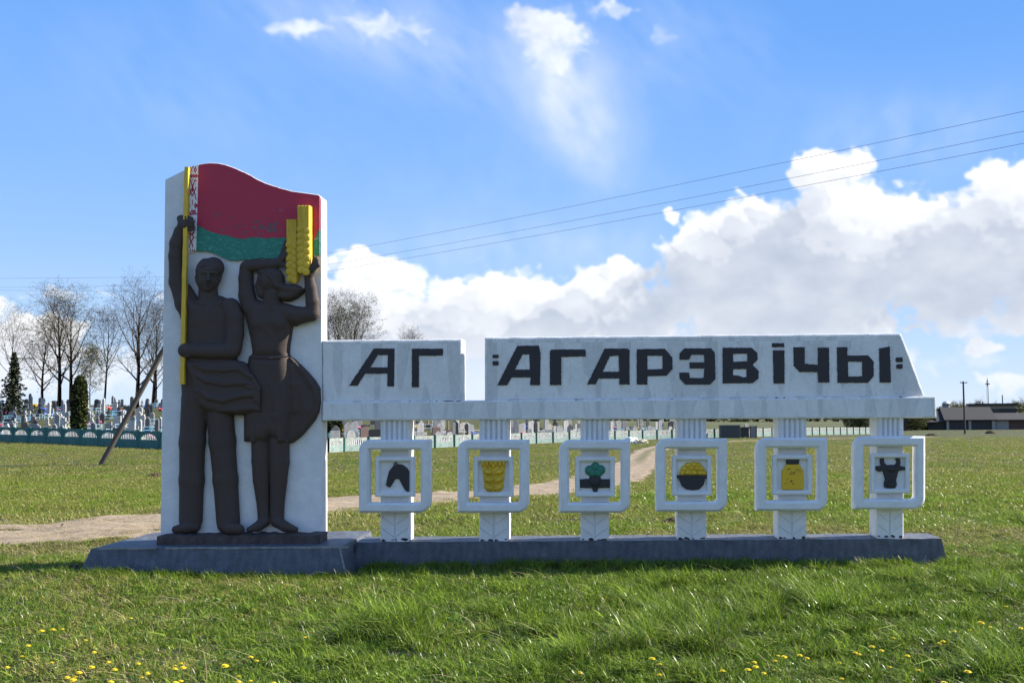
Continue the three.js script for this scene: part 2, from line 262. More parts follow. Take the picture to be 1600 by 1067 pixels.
// A figure modelled as a distance field on a grid and meshed as one continuous skin. x, y are sightings on the stele's face, z metres out of it.
const FACE = 0.06;                                        // the stele's front face
const unit = at(401, 500, FACE).x - at(400, 500, FACE).x;  // metres to one sighting unit
class Clay {
  constructor(x0, y0, x1, y1, depth, cell = 0.007) {
    const a = at(x0, y1, FACE), b = at(x1, y0, FACE);
    this.o = [a.x, a.y, -0.012]; this.c = cell; this.n = [Math.ceil((b.x - a.x) / cell), Math.ceil((b.y - a.y) / cell), Math.ceil((depth + 0.012) / cell)];
    this.f = new Float32Array(this.n[0] * this.n[1] * this.n[2]).fill(1);
  }
  p(x, y, z) { const q = at(x, y, FACE + Math.max(0, z)); return [q.x, q.y, z]; }
  each(lo, hi, fn) {
    const { o, c, n, f } = this, i0 = lo.map((v, k) => Math.max(0, Math.floor((v - o[k]) / c))), i1 = hi.map((v, k) => Math.min(n[k] - 1, Math.ceil((v - o[k]) / c)));
    for (let k = i0[2]; k <= i1[2]; k++) for (let j = i0[1]; j <= i1[1]; j++) { let q = (k * n[1] + j) * n[0] + i0[0]; for (let i = i0[0]; i <= i1[0]; i++, q++) f[q] = fn(f[q], o[0] + i * c, o[1] + j * c, o[2] + k * c); }
  }
  static add(a, b, k) { if (a - b > k) return b; if (b - a > k) return a; const h = 0.5 + 0.5 * (a - b) / k; return a + (b - a) * h - k * h * (1 - h); }
  // tapered limb through the joints [x, y, z, r]; r in sighting units; flat < 1 squashes it towards the wall; cut carves instead
  limb(joints, k = 0.02, { cut = false, flat = 1 } = {}) {
    const J = joints.map(([x, y, z, r]) => [...this.p(x, y, z), r * unit]);
    for (let s = 0; s < Math.max(1, J.length - 1); s++) {
      const A = J[s], B = J[Math.min(s + 1, J.length - 1)], m = Math.max(A[3], B[3]) + k + 0.012, d = [B[0] - A[0], B[1] - A[1], (B[2] - A[2]) / flat], dd = d[0] ** 2 + d[1] ** 2 + d[2] ** 2 || 1;
      this.each([0, 1, 2].map((i) => Math.min(A[i], B[i]) - m), [0, 1, 2].map((i) => Math.max(A[i], B[i]) + m), (f, x, y, z) => {
        const px = x - A[0], py = y - A[1], pz = (z - A[2]) / flat, t = clamp((px * d[0] + py * d[1] + pz * d[2]) / dd), r = A[3] + (B[3] - A[3]) * t;
        const v = (Math.sqrt((px - d[0] * t) ** 2 + (py - d[1] * t) ** 2 + (pz - d[2] * t) ** 2) - r) * (flat < 1 ? flat : 1);
        return cut ? -Clay.add(-f, v, k) : Clay.add(f, v, k);
      });
    }
    return this;
  }
  // a rounded relief with a traced outline, standing out to z
  relief(pts, z, round, k = 0.02) {
    const P = pts.map(([x, y]) => this.p(x, y, z * 0.5)), r = round, m = 0.02 + k, n = P.length;
    const lo = [0, 1].map((i) => Math.min(...P.map((p) => p[i])) - m), hi = [0, 1].map((i) => Math.max(...P.map((p) => p[i])) + m);
    const nx = Math.ceil((hi[0] - lo[0]) / this.c) + 2, cache = new Map();
    const d2 = (x, y) => {
      const key = Math.round((y - this.o[1]) / this.c) * 4096 + Math.round((x - this.o[0]) / this.c); let v = cache.get(key); if (v !== undefined) return v;
      let d = 1e9, s = 1;
      for (let i = 0, j = n - 1; i < n; j = i++) {
        const ex = P[j][0] - P[i][0], ey = P[j][1] - P[i][1], wx = x - P[i][0], wy = y - P[i][1], t = clamp((wx * ex + wy * ey) / (ex * ex + ey * ey)), bx = wx - ex * t, by = wy - ey * t;
        d = Math.min(d, bx * bx + by * by);
        const c1 = y >= P[i][1], c2 = y < P[j][1], c3 = ex * wy > ey * wx; if ((c1 && c2 && c3) || (!c1 && !c2 && !c3)) s = -s;
      }
      v = s * Math.sqrt(d); cache.set(key, v); return v;
    };
    this.each([...lo, -0.05], [...hi, z + m], (f, x, y, zz) => {
      const a = d2(x, y) + r, b = zz - z + r, v = Math.min(Math.max(a, b), 0) + Math.hypot(Math.max(a, 0), Math.max(b, 0)) - r;
      return Clay.add(f, v, k);
    });
    return this;
  }
  geometry() {
    const { n, f, c, o } = this, [X, Y, Z] = n, id = new Int32Array(X * Y * Z).fill(-1), pos = [], nor = [], idx = [];
    // hand-finished concrete: the skin is not perfectly smooth
    const E = [[0, 1], [0, 2], [0, 4], [1, 3], [1, 5], [2, 3], [2, 6], [3, 7], [4, 5], [4, 6], [5, 7], [6, 7]], v = new Float32Array(8);
    for (let k = 0; k < Z - 1; k++) for (let j = 0; j < Y - 1; j++) for (let i = 0; i < X - 1; i++) {
      const q = (k * Y + j) * X + i; let mask = 0;
      for (let e = 0; e < 8; e++) { v[e] = f[q + (e & 1) + ((e >> 1) & 1) * X + (e >> 2) * X * Y]; if (v[e] < 0) mask |= 1 << e; }
      if (mask === 0 || mask === 255) continue;
      let x = 0, y = 0, z = 0, m = 0;
      for (const [a, b] of E) { if ((v[a] < 0) === (v[b] < 0)) continue; const t = v[a] / (v[a] - v[b]); x += (a & 1) + ((b & 1) - (a & 1)) * t; y += ((a >> 1) & 1) + (((b >> 1) & 1) - ((a >> 1) & 1)) * t; z += (a >> 2) + ((b >> 2) - (a >> 2)) * t; m++; }
      id[q] = pos.length / 3;
      pos.push(o[0] + (i + x / m) * c, o[1] + (j + y / m) * c, (o[2] + (k + z / m) * c) * 0.76 + FACE);
      const gx = v[1] + v[3] + v[5] + v[7] - v[0] - v[2] - v[4] - v[6], gy = v[2] + v[3] + v[6] + v[7] - v[0] - v[1] - v[4] - v[5], gz = v[4] + v[5] + v[6] + v[7] - v[0] - v[1] - v[2] - v[3], l = Math.hypot(gx, gy, gz) || 1;
      nor.push(gx / l, gy / l, gz / l / 0.76);
    }
    const S = [1, X, X * Y];
    for (let k = 1; k < Z - 1; k++) for (let j = 1; j < Y - 1; j++) for (let i = 1; i < X - 1; i++) {
      const q = (k * Y + j) * X + i, inside = f[q] < 0;
      for (let e = 0; e < 3; e++) { if ((f[q + S[e]] < 0) === inside) continue; const u = S[(e + 1) % 3], w = S[(e + 2) % 3], a = id[q], b = id[q - u], d = id[q - u - w], g = id[q - w]; if (a < 0 || b < 0 || d < 0 || g < 0) continue; inside ? idx.push(a, b, d, a, d, g) : idx.push(a, d, b, a, g, d); }
    }
    const g = new THREE.BufferGeometry();
    g.setAttribute('position', new THREE.Float32BufferAttribute(pos, 3)); g.setAttribute('normal', new THREE.Float32BufferAttribute(nor, 3)); g.setIndex(idx);
    const uv = new Float32Array(pos.length / 3 * 2); for (let i = 0; i < pos.length / 3; i++) { uv[i * 2] = pos[i * 3] + pos[i * 3 + 2] * 0.8; uv[i * 2 + 1] = pos[i * 3 + 1] + pos[i * 3 + 2] * 0.5; }
    g.setAttribute('uv', new THREE.BufferAttribute(uv, 2)); return g;
  }
}

// ---------------------------------------------------------------- the stele with the two figures
{
  const S = thing('monument_stele', 'tall white stele with brown relief figures under a painted flag', 'monument', [0, 0, 0]);
  // white wall whose top follows the waving flag
  const top = [[289, 264.5], [300, 259.5], [312, 256], [326, 254], [340, 254.5], [352, 257], [366, 262], [387, 271.5], [401, 279.5], [415, 286], [436, 293], [457, 298.5], [480, 301.5], [497, 304], [501, 307], [502, 312]];
  mesh('wall', slab([[249.5, 846], [257, 280.5], ...top, [502.5, 846]], FACE, 0.21, { bevel: 0.006, segments: 1 }), M.white, S);
  // plinth: a low block with battered faces
  const py = 0.273, plinth = (x0, x1, z0, z1, y0, y1, inset, name, m, chip = 0) => {
    const g = new THREE.BoxGeometry(1, 1, 1, 46, 4, 8), p = g.attributes.position;
    for (let i = 0; i < p.count; i++) {
      const u = p.getX(i) + 0.5, v = p.getY(i) + 0.5, w = p.getZ(i) + 0.5, s = inset * v;
      let x = lerp(x0 + s, x1 - s, u), y = lerp(y0, y1, v), z = lerp(z0 + s * 0.4, z1 - s, w);
      z += 0.006 * n2(x * 2, y * 9) * (w > 0.99 ? 1 : 0); if (v > 0.99) y += 0.004 * n2(x * 3, z * 3); if (v > 0.99 && (w > 0.99 || u > 0.99 || u < 0.01)) y -= 0.006 + 0.006 * n2(x * 7, z * 7);
      p.setXYZ(i, x, y, z);
    }
    g.computeVertexNormals(); return mesh(name, boxUV(g), m, S);
  };
  plinth(-5.12, -2.36, -0.92, 0.70, -0.25, py, 0.16, 'plinth', M.plinth);
  // worn pale strip of bare concrete along the plinth's front edge
  { const R = rng(5); for (let x = -4.9; x < -2.56;) { const w = 0.05 + R() * 0.16; if (R() > 0.12) mesh('worn_edge', box(x, x + w - 0.002, py - 0.014 - R() * 0.006, py + 0.0015 + R() * 0.002, 0.53, 0.547 + R() * 0.003), M.edge, S); x += w; } }
  { const a = new THREE.Vector3(-2.52, py - 0.008, 0.545), b = new THREE.Vector3(-2.365, -0.22, 0.702); for (let k = 0; k < 9; k++) { const p = a.clone().lerp(b, k / 9 + 0.005), q = a.clone().lerp(b, (k + 0.93) / 9), r = 0.009 + 0.006 * Math.abs(n2(k * 3.1, 4)); mesh('worn_edge', boxUV(cyl(p.toArray(), q.toArray(), r, 0.009 + 0.006 * Math.abs(n2(k * 3.1 + 3, 4)), 6)), M.edge, S); } }
  // brown step the figures stand on
  { const g = new THREE.BoxGeometry(1, 1, 1, 60, 3, 6), p = g.attributes.position, a = at(245, 832, 0.3), b = at(500, 832, 0.3);
    for (let i = 0; i < p.count; i++) { let x = lerp(a.x, b.x, p.getX(i) + 0.5), y = lerp(py - 0.02, py + 0.094, p.getY(i) + 0.5), z = lerp(FACE - 0.05, 0.31, p.getZ(i) + 0.5); const e = n2(x * 6, y * 6 + z * 3); if (p.getY(i) > 0.49) y += 0.012 * e - 0.012 * (p.getZ(i) + 0.5); if (p.getZ(i) > 0.49) z += 0.012 * e; if (Math.abs(p.getX(i)) > 0.49) x += 0.008 * e; p.setXYZ(i, x, y, z); }
    g.computeVertexNormals(); mesh('step', boxUV(g), new THREE.MeshStandardMaterial({ color: rgb(0.20, 0.145, 0.13), map: worn, roughness: 0.8, bumpMap: plasterBump, bumpScale: 0.012 }), S); }

  // --- the man
  const man = new Clay(252, 328, 420, 842, 0.34);
  // legs in trousers
  man.limb([[303, 625, 0.05, 20.5], [299, 690, 0.05, 19.5], [298, 750, 0.05, 18.6], [296.5, 812, 0.055, 17.6]], 0.03, { flat: 0.95 });
  man.limb([[341, 625, 0.05, 21], [346, 690, 0.05, 20], [351, 750, 0.05, 18.6], [355, 814, 0.06, 17.8]], 0.03, { flat: 0.95 });
  man.limb([[279, 818, 0.135, 0.9], [296, 820, 0.172, 0.9], [312, 817, 0.14, 0.9]], 0.004, { cut: true });
  man.limb([[338, 820, 0.15, 0.9], [356, 818, 0.178, 0.9], [372, 814, 0.15, 0.9]], 0.004, { cut: true });
  // shoes
  man.limb([[302, 823, 0.09, 9], [288, 825, 0.15, 8], [271, 828, 0.19, 6]], 0.012);
  man.limb([[348, 822, 0.09, 10], [357, 826, 0.18, 10], [370, 828, 0.22, 8]], 0.012);
  // hips and trunk
  man.relief([[281, 560], [283, 500], [291, 478], [305, 466], [320, 462], [341, 461], [356, 467], [362, 490], [360, 530], [366, 562], [352, 580], [345, 640], [320, 648], [282, 640], [279, 600]], 0.185, 0.15, 0.02);
  // chest, belly
  man.limb([[311, 494, 0.10, 17], [327, 494, 0.105, 16]], 0.05, { flat: 0.62 });
  man.limb([[336, 492, 0.10, 17], [343, 495, 0.095, 15]], 0.05, { flat: 0.62 });
  man.limb([[292, 512, 0.19, 1.2], [310, 514.5, 0.205, 1.4], [326, 511, 0.206, 1.2], [343, 514, 0.2, 1.4], [350, 511, 0.19, 1]], 0.02, { cut: true });
  man.limb([[327, 478, 0.206, 1], [327, 512, 0.208, 1]], 0.022, { cut: true });
  man.limb([[304, 471, 0.168, 2.2], [318, 475, 0.176, 1.8]], 0.03); man.limb([[332, 475, 0.176, 1.8], [350, 470, 0.168, 2.2]], 0.03);
  // raised arm
  man.limb([[303, 483, 0.07, 15], [287, 474, 0.07, 14.5], [275, 440, 0.07, 12.4], [273.5, 400, 0.07, 11.3], [274.5, 380, 0.075, 11], [280, 361, 0.085, 10.2]], 0.025);
  man.limb([[289, 500, 0.08, 8], [286, 470, 0.08, 12]], 0.03);
  man.limb([[301, 466, 0.06, 6], [292, 449, 0.06, 5]], 0.03);
  // fist round the staff
  man.limb([[284, 352, 0.11, 9.5], [288, 347, 0.115, 9]], 0.012);
  man.limb([[280, 341, 0.10, 6], [288, 339, 0.14, 4.4], [296, 341, 0.14, 3.6]], 0.005);
  man.limb([[281, 345, 0.11, 6], [289, 344.5, 0.15, 4.2], [298, 346, 0.145, 3.6]], 0.005);
  man.limb([[281, 350, 0.11, 6], [289, 350.5, 0.15, 4.2], [298, 351.5, 0.14, 3.5]], 0.005);
  man.limb([[283, 356, 0.11, 6], [290, 356.5, 0.14, 4], [297, 357, 0.13, 3.3]], 0.005);
  man.limb([[279, 358, 0.11, 4.5], [285, 352, 0.165, 3.2], [288, 345, 0.17, 2.6]], 0.006);
  // arm folded across the belly
  man.limb([[358, 480, 0.10, 15], [364, 496, 0.11, 14.5], [365, 522, 0.12, 13.8], [361, 546, 0.14, 13.4]], 0.012);
  man.limb([[359, 547.5, 0.15, 13.2], [330, 548, 0.185, 12.4], [301, 547.5, 0.19, 11]], 0.012);
  man.limb([[347, 496, 0.178, 1.0], [349.5, 515, 0.178, 1.2], [349, 533, 0.182, 1.2]], 0.012, { cut: true });
  man.limb([[292, 547, 0.19, 11.6], [286, 547, 0.19, 11.2]], 0.006);
  for (let i = 0; i < 4; i++) man.limb([[290, 539.5 + i * 5.2, 0.235, 3.2], [282.5, 540 + i * 5.0, 0.20, 3.4]], 0.005);
  man.limb([[297.5, 536, 0.26, 0.8], [297.5, 560, 0.26, 0.8]], 0.004, { cut: true });
  // neck and head
  man.limb([[323.5, 472, 0.08, 15.5], [323.5, 452, 0.075, 14.5]], 0.02);
  man.limb([[323, 424, 0.11, 19.3], [322.5, 438, 0.115, 17.6]], 0.012);
  man.limb([[322, 443, 0.125, 14.8], [321.8, 448.5, 0.135, 10.2]], 0.02);
  man.limb([[325, 421, 0.105, 19.9], [331, 418, 0.10, 17]], 0.006);             // hair
  man.limb([[342, 424, 0.09, 3.6], [342, 432, 0.08, 3.2]], 0.008);               // hair at the side
  man.limb([[341.5, 432, 0.12, 2.6], [340.5, 440, 0.115, 2.0]], 0.005); man.limb([[304, 432, 0.12, 2.2], [305, 440, 0.115, 1.8]], 0.005);  // ears
  man.limb([[308, 418, 0.225, 1.4], [320, 414.5, 0.24, 1.4], [335, 417, 0.225, 1.4], [339, 424, 0.19, 1.4]], 0.008, { cut: true });       // hairline
  man.limb([[310, 425, 0.218, 2.2], [318, 424.5, 0.234, 2.0]], 0.010); man.limb([[326, 424.5, 0.234, 2.0], [335, 425, 0.215, 2.2]], 0.010);  // brows
  man.limb([[313, 428.6, 0.238, 2.6]], 0.010, { cut: true }); man.limb([[330.5, 428.6, 0.238, 2.6]], 0.010, { cut: true });
  man.limb([[311.5, 428.8, 0.218, 1.2], [315.5, 428.8, 0.222, 1.2]], 0.005); man.limb([[328.5, 428.8, 0.222, 1.2], [333, 428.8, 0.216, 1.2]], 0.005);
  man.limb([[321.8, 424, 0.232, 1.8], [321.5, 433, 0.252, 2.2], [321.3, 436, 0.258, 2.8]], 0.008); man.limb([[318.6, 436.8, 0.238, 1.8], [324.6, 436.8, 0.238, 1.8]], 0.006);
  man.limb([[316, 443.2, 0.238, 0.9], [321.5, 442.8, 0.25, 0.9], [327, 443.2, 0.238, 0.9]], 0.005, { cut: true });
  man.limb([[317.5, 441.2, 0.232, 1.1], [326, 441.2, 0.232, 1.1]], 0.006); man.limb([[318, 445.2, 0.23, 1.2], [325.5, 445.2, 0.23, 1.2]], 0.006);
  man.limb([[321.6, 449.6, 0.188, 4.6]], 0.02);
  // cloth slung round the hips
  man.relief([[286, 566], [300, 561.5], [330, 560.5], [358, 561], [374, 563.5], [385, 570], [394, 583], [404, 598], [410, 614], [412.5, 632], [413.5, 646], [390, 647], [374, 649], [361, 648], [340, 646], [325, 643], [314, 636], [304, 624], [299, 606], [296, 590]], 0.215, 0.075, 0.012);
  const fold = (pts, r, z) => man.limb(pts.map(([x, y, s = 1]) => [x, y, z, r * s]), 0.016);
  const crease = (pts, r, z) => man.limb(pts.map(([x, y, s = 1]) => [x, y, z, r * s]), 0.014, { cut: true });
  fold([[300, 568, 0.6], [318, 576], [345, 577], [372, 576], [390, 590], [403, 612], [409, 640, 0.6]], 4.6, 0.205);
  crease([[312, 566, 0.4], [325, 571.5], [345, 571], [368, 569, 0.5]], 2.0, 0.235);
  fold([[302, 586, 0.6], [320, 594], [348, 599], [378, 598], [394, 606], [405, 626, 0.6]], 4.8, 0.207);
  crease([[309, 578, 0.5], [324, 586], [345, 588.5], [372, 586], [388, 594], [400, 612, 0.4]], 2.2, 0.24);
  crease([[316, 590, 0.4], [330, 597], [352, 600.5, 0.4]], 1.8, 0.246);
  fold([[304, 610, 0.6], [322, 620], [345, 625], [370, 618], [392, 616], [404, 632, 0.7]], 5.4, 0.206);
  crease([[313, 600, 0.5], [330, 608], [350, 610.5, 0.4]], 2.1, 0.243);
  crease([[366, 602, 0.4], [384, 602], [399, 614, 0.5]], 1.7, 0.238);
  crease([[326, 635, 0.5], [342, 637.5], [358, 631], [374, 625], [392, 622, 0.5]], 2.3, 0.236);
  fold([[340, 641, 0.6], [362, 640], [390, 637], [408, 641, 0.5]], 4.2, 0.195);
  crease([[376, 641, 0.4], [395, 630], [404, 632, 0.5]], 1.4, 0.235);
  crease([[297, 572, 0.5], [303, 600], [316, 626, 0.5]], 1.2, 0.225);
  crease([[320, 640, 0.5], [321.5, 680, 1], [322, 700, 0.4]], 1.5, 0.16);
  mesh('man_figure', man.geometry(), M.bronze, S).userData.label = 'brown relief of a bare-chested man holding a flagstaff';

  // --- the woman
  const wo = new Clay(362, 366, 506, 842, 0.30);
  // legs, feet
  wo.limb([[406, 690, 0.05, 14.4], [406.5, 720, 0.055, 14.4], [407, 750, 0.055, 12.8], [410, 790, 0.05, 9.6], [411, 812, 0.055, 9.2]], 0.008, { flat: 0.95 });
  wo.limb([[435, 690, 0.05, 15.6], [435.5, 722, 0.055, 15.2], [434, 752, 0.055, 13], [432, 790, 0.05, 10.8], [431.5, 812, 0.055, 10.6]], 0.008, { flat: 0.95 });
  wo.limb([[411, 815, 0.07, 9], [401, 823, 0.14, 7.5], [387, 828, 0.19, 4.6]], 0.016);
  wo.limb([[432, 815, 0.07, 9.5], [443, 823, 0.14, 7.8], [459, 828, 0.18, 4.6]], 0.016);
  wo.limb([[420.3, 700, 0.14, 0.8], [420.3, 828, 0.14, 0.8]], 0.006, { cut: true });
  // skirt blown to the side
  wo.relief([[388, 556], [447, 553], [458, 560], [470, 571], [481, 582], [491, 594], [498.5, 606], [499.5, 626], [497, 643], [491, 656], [480, 670], [468, 683], [456, 692], [449, 693], [380, 690], [380, 640], [382, 590]], 0.10, 0.05, 0.012);
  wo.relief([[389, 554], [448, 551], [451, 575], [454, 610], [453, 650], [450, 676], [448.5, 693], [437, 692], [421, 684], [414, 692.5], [394, 692], [380.5, 687], [380, 650], [384, 600], [386, 572]], 0.185, 0.12, 0.012);
  wo.limb([[418, 590, 0.196, 0.9], [419, 640, 0.196, 1.1], [420.5, 684, 0.196, 1.2]], 0.012, { cut: true });
  wo.limb([[427, 606, 0.165, 4], [430, 650, 0.17, 5], [436, 686, 0.165, 5]], 0.03);
  wo.limb([[394, 655, 0.15, 3], [392, 688, 0.15, 4]], 0.02);
  wo.limb([[394, 650, 0.19, 0.8], [396, 690, 0.18, 1.2]], 0.01, { cut: true });
  wo.limb([[453, 572, 0.10, 3.4], [457, 600, 0.10, 4.2], [460, 640, 0.09, 5]], 0.045);
  wo.limb([[452, 560, 0.10, 1.8], [470, 580, 0.10, 2.6], [485, 603, 0.098, 2.6], [494, 624, 0.085, 2]], 0.03);
  wo.limb([[458, 568, 0.118, 0.8], [477, 593, 0.116, 1.2], [488, 616, 0.11, 0.9]], 0.014, { cut: true });
  wo.limb([[449, 570, 0.16, 0.9], [455, 592, 0.155, 1.2], [459, 600, 0.145, 0.8]], 0.010, { cut: true });
  wo.limb([[466, 600, 0.085, 3.5], [478, 640, 0.08, 5], [470, 672, 0.07, 4]], 0.05);
  // waist, trunk
  wo.relief([[391, 562], [391.5, 548], [388, 526], [382, 500], [377, 478], [386, 466], [403, 468], [412, 470], [434, 470], [443, 473], [456, 480], [455, 505], [452.5, 520], [449.5, 540], [448, 562]], 0.17, 0.13, 0.015);
  wo.limb([[391, 557.4, 0.175, 1.2], [420, 559.5, 0.185, 1.2], [447, 556.6, 0.175, 1.2]], 0.012);
  wo.limb([[390, 561.8, 0.182, 0.7], [420, 563, 0.196, 0.7], [448, 560.8, 0.182, 0.7]], 0.006, { cut: true });
  // breast
  wo.limb([[402, 492, 0.125, 9], [403.5, 503, 0.14, 12]], 0.035, { flat: 0.72 }); wo.limb([[433, 491, 0.125, 9], [432, 503, 0.14, 12.8]], 0.035, { flat: 0.72 });
  wo.limb([[411, 513, 0.158, 2.4], [421, 524, 0.156, 1.6]], 0.03);
  // arm bent over the head, hand against the sheaf
  wo.limb([[390, 480, 0.07, 13.5], [384, 462, 0.07, 12.5], [382.6, 435, 0.07, 11], [383.2, 418, 0.08, 10.4]], 0.018);
  wo.limb([[384, 415.5, 0.09, 9.6], [400, 413.5, 0.12, 9.2], [420, 412, 0.12, 8.2], [433, 410, 0.11, 7.4]], 0.010);
  wo.limb([[435, 409.5, 0.105, 7.6], [441, 399, 0.10, 5.8], [443.5, 386, 0.10, 4.0], [445, 377, 0.10, 2.8]], 0.010);
  wo.limb([[440, 404, 0.14, 2.8], [445.5, 394, 0.14, 2.4]], 0.006); wo.limb([[437, 413, 0.12, 4], [446, 415, 0.11, 3]], 0.01);
  // the other arm, raised from the elbow
  wo.limb([[444, 488, 0.08, 14.5], [462, 493, 0.08, 14.2], [485, 490.5, 0.085, 11.4]], 0.016);
  wo.limb([[456, 502, 0.07, 8], [462, 505, 0.06, 4.5]], 0.01);
  wo.limb([[487.5, 489.5, 0.09, 10.6], [487, 472, 0.09, 10.3], [484, 450, 0.09, 9.0], [481.6, 434, 0.095, 7.6]], 0.016);
  wo.limb([[481, 431, 0.10, 7.4], [485, 420, 0.12, 7.2]], 0.010);
  for (const [a, b, z] of [[489, 400, 0.12], [492.5, 402, 0.14], [494.5, 406, 0.15], [495.6, 411, 0.15]]) wo.limb([[486.5, 420, z, 4.2], [a - 0.5, (b + 418) / 2 - 1, z + 0.01, 3.0], [a, b, z, 2.2]], 0.004);
  wo.limb([[482, 428, 0.13, 4.4], [476, 427, 0.16, 3.2], [472, 424, 0.16, 2.4]], 0.008);
  // neck, head in profile
  wo.limb([[423, 478, 0.08, 13.8], [423.5, 458, 0.09, 12.6]], 0.02);
  wo.limb([[420.5, 437, 0.09, 20.4], [424, 434, 0.095, 17]], 0.01, { flat: 0.85 });
  wo.relief([[404, 424], [401.2, 434], [399.8, 440], [397.8, 446], [396.8, 448.4], [399.6, 450.4], [398.9, 453.2], [400.1, 455], [399.6, 458], [401, 462], [404.5, 465.6], [410, 466], [416, 461], [428, 452], [432, 430], [418, 420]], 0.15, 0.055, 0.006);
  wo.limb([[403, 439.5, 0.168, 1.4], [407, 440, 0.175, 1.1]], 0.007, { cut: true }); wo.limb([[400.5, 454.3, 0.15, 0.7], [405, 454.5, 0.165, 0.6]], 0.004, { cut: true });
  // hair swept back
  wo.relief([[400, 428], [404, 420], [412, 417], [424, 417], [434, 420], [440, 430], [441.5, 441], [447, 444], [456, 443], [464, 445], [472, 449.5], [475.5, 451.6], [470, 458], [462, 465], [452, 469.5], [444, 470], [437, 468], [433, 458], [424, 450], [416, 438], [409, 430]], 0.17, 0.07, 0.008);
  wo.limb([[409, 424, 0.165, 4], [420, 430, 0.175, 5], [430, 445, 0.165, 4.6], [443, 450, 0.15, 4], [462, 449.5, 0.14, 3]], 0.012);
  wo.limb([[412, 421, 0.19, 1.0], [424, 428, 0.2, 1.4], [436, 440, 0.19, 1.2], [441, 444, 0.18, 0.7]], 0.012, { cut: true });
  wo.limb([[428, 452, 0.18, 1.2], [440, 456.5, 0.176, 1.4], [456, 455.5, 0.172, 1.2], [472, 452, 0.165, 0.9]], 0.010, { cut: true });
  wo.limb([[436, 461, 0.14, 4.2], [452, 461.5, 0.135, 4]], 0.012);
  wo.limb([[403, 429, 0.17, 1.0], [412, 436, 0.185, 1.2], [420, 447, 0.185, 1.0], [428, 452, 0.18, 0.8]], 0.008, { cut: true });
  mesh('woman_figure', wo.geometry(), M.bronze, S).userData.label = 'brown relief of a woman in a blown skirt lifting a sheaf';

  // --- flag: a red field, a green stripe and an ornamented band by the staff
  const canvas = (w, h, draw) => { const c = document.createElement('canvas'); c.width = w; c.height = h; draw(c.getContext('2d'), w, h); const t = new THREE.CanvasTexture(c); t.colorSpace = THREE.SRGBColorSpace; t.wrapS = t.wrapT = THREE.ClampToEdgeWrapping; return t; };
  const flagUV = (g, x0, y0, x1, y1) => { const a = at(x0, y1, FACE), b = at(x1, y0, FACE), p = g.attributes.position, uv = g.attributes.uv; for (let i = 0; i < p.count; i++) uv.setXY(i, (p.getX(i) - a.x) / (b.x - a.x), (p.getY(i) - a.y) / (b.y - a.y)); return g; };
  const seam = [[307, 351.5], [313, 354], [321, 358.5], [329, 362.5], [338, 364.5], [346, 367], [354, 367], [362, 370], [371, 372.5], [379, 373], [388, 371], [398, 370.5], [406, 371], [416, 372.5], [426, 371], [436, 372], [446, 371], [460, 373], [476, 376], [489, 376.5], [492, 371], [496, 362], [498.5, 358]];
  const flagPaint = (red) => canvas(1024, 700, (c, w, h) => {
    const R = rng(red ? 31 : 32), X = (x) => (x - 303) / 200 * w, Y = (y) => (y - 250) / 163 * h;
    c.fillStyle = red ? '#b32643' : '#1b7a66'; c.fillRect(0, 0, w, h);
    for (let k = 0; k < 900; k++) { c.globalAlpha = 0.05; c.fillStyle = R() < 0.5 ? (red ? '#941d3a' : '#136555') : (red ? '#b83049' : '#33917d'); c.fillRect(R() * w, R() * h, 20 + R() * 70, 3 + R() * 10); }
    const chip = (x, y, n, s, colours) => { for (let k = 0; k < n; k++) { c.globalAlpha = 0.5 + R() * 0.5; c.fillStyle = colours[Math.floor(R() * colours.length)]; c.beginPath(); const cx = X(x) + (R() - 0.5) * s * 3.4, cy = Y(y) + (R() - 0.5) * s; for (let q = 0; q < 7; q++) { const t = q / 7 * 6.28, r = (1.2 + R() * 4.6) * (s / 30 + 0.55); c.lineTo(cx + Math.cos(t) * r * (1.3 + R()), cy + Math.sin(t) * r * 0.75); } c.fill(); } };
    if (red) {
      const g = ['#5d5058', '#3c5c58', '#6f4a55', '#4d6a64'];
      for (const [x, y, n, s] of [[339, 337, 9, 22], [363, 341, 8, 16], [355, 358, 7, 16], [370, 356, 8, 20], [347, 360, 6, 14], [403, 346, 9, 30], [418, 357, 34, 42], [430, 351, 16, 30], [434, 361, 10, 22], [380, 353, 6, 18], [313, 322, 3, 8], [398, 358, 10, 26], [426, 363, 12, 22], [385, 365, 8, 22], [410, 366, 8, 20]]) chip(x, y, n, s, g);
      chip(436, 329, 14, 26, ['#9c4560', '#a45069']); chip(350, 290, 4, 20, ['#9a3550']); chip(495, 345, 8, 30, ['#7a4a4e', '#446058']);
    } else {
      for (let k = 0; k < 2600; k++) { const x = 303 + R() * 200, y = 348 + R() * 64, v = n2(x * 0.06, y * 0.12) + n2(x * 0.2, y * 0.3) * 0.6; if (v < 0.05 && R() < 0.85) continue; c.globalAlpha = 0.14 + R() * 0.3; c.fillStyle = R() < 0.6 ? '#63a594' : '#8bbcae'; c.fillRect(X(x), Y(y), 5 + R() * 18, 2 + R() * 5); }
      chip(494, 372, 20, 34, ['#9fb3ac', '#5b8279', '#3c4f4d']);
    }
    c.globalAlpha = 1;
  });
  const flag = new THREE.Group(); flag.name = 'flag'; S.add(flag);
  const paint = (t) => new THREE.MeshStandardMaterial({ map: t, roughness: 0.55, bumpMap: plasterBump, bumpScale: 0 });
  const topIn = top.filter(([x]) => x > 309 && x < 500).map(([x, y]) => [x, y + 1]);
  mesh('red_field', flagUV(slab([[309.3, 257.8], ...topIn, [498.5, 306], ...[...seam].reverse()], FACE + 0.03, 0.032, { rough: 0.25, step: 4 }), 303, 250, 503, 413), paint(flagPaint(true)), flag);
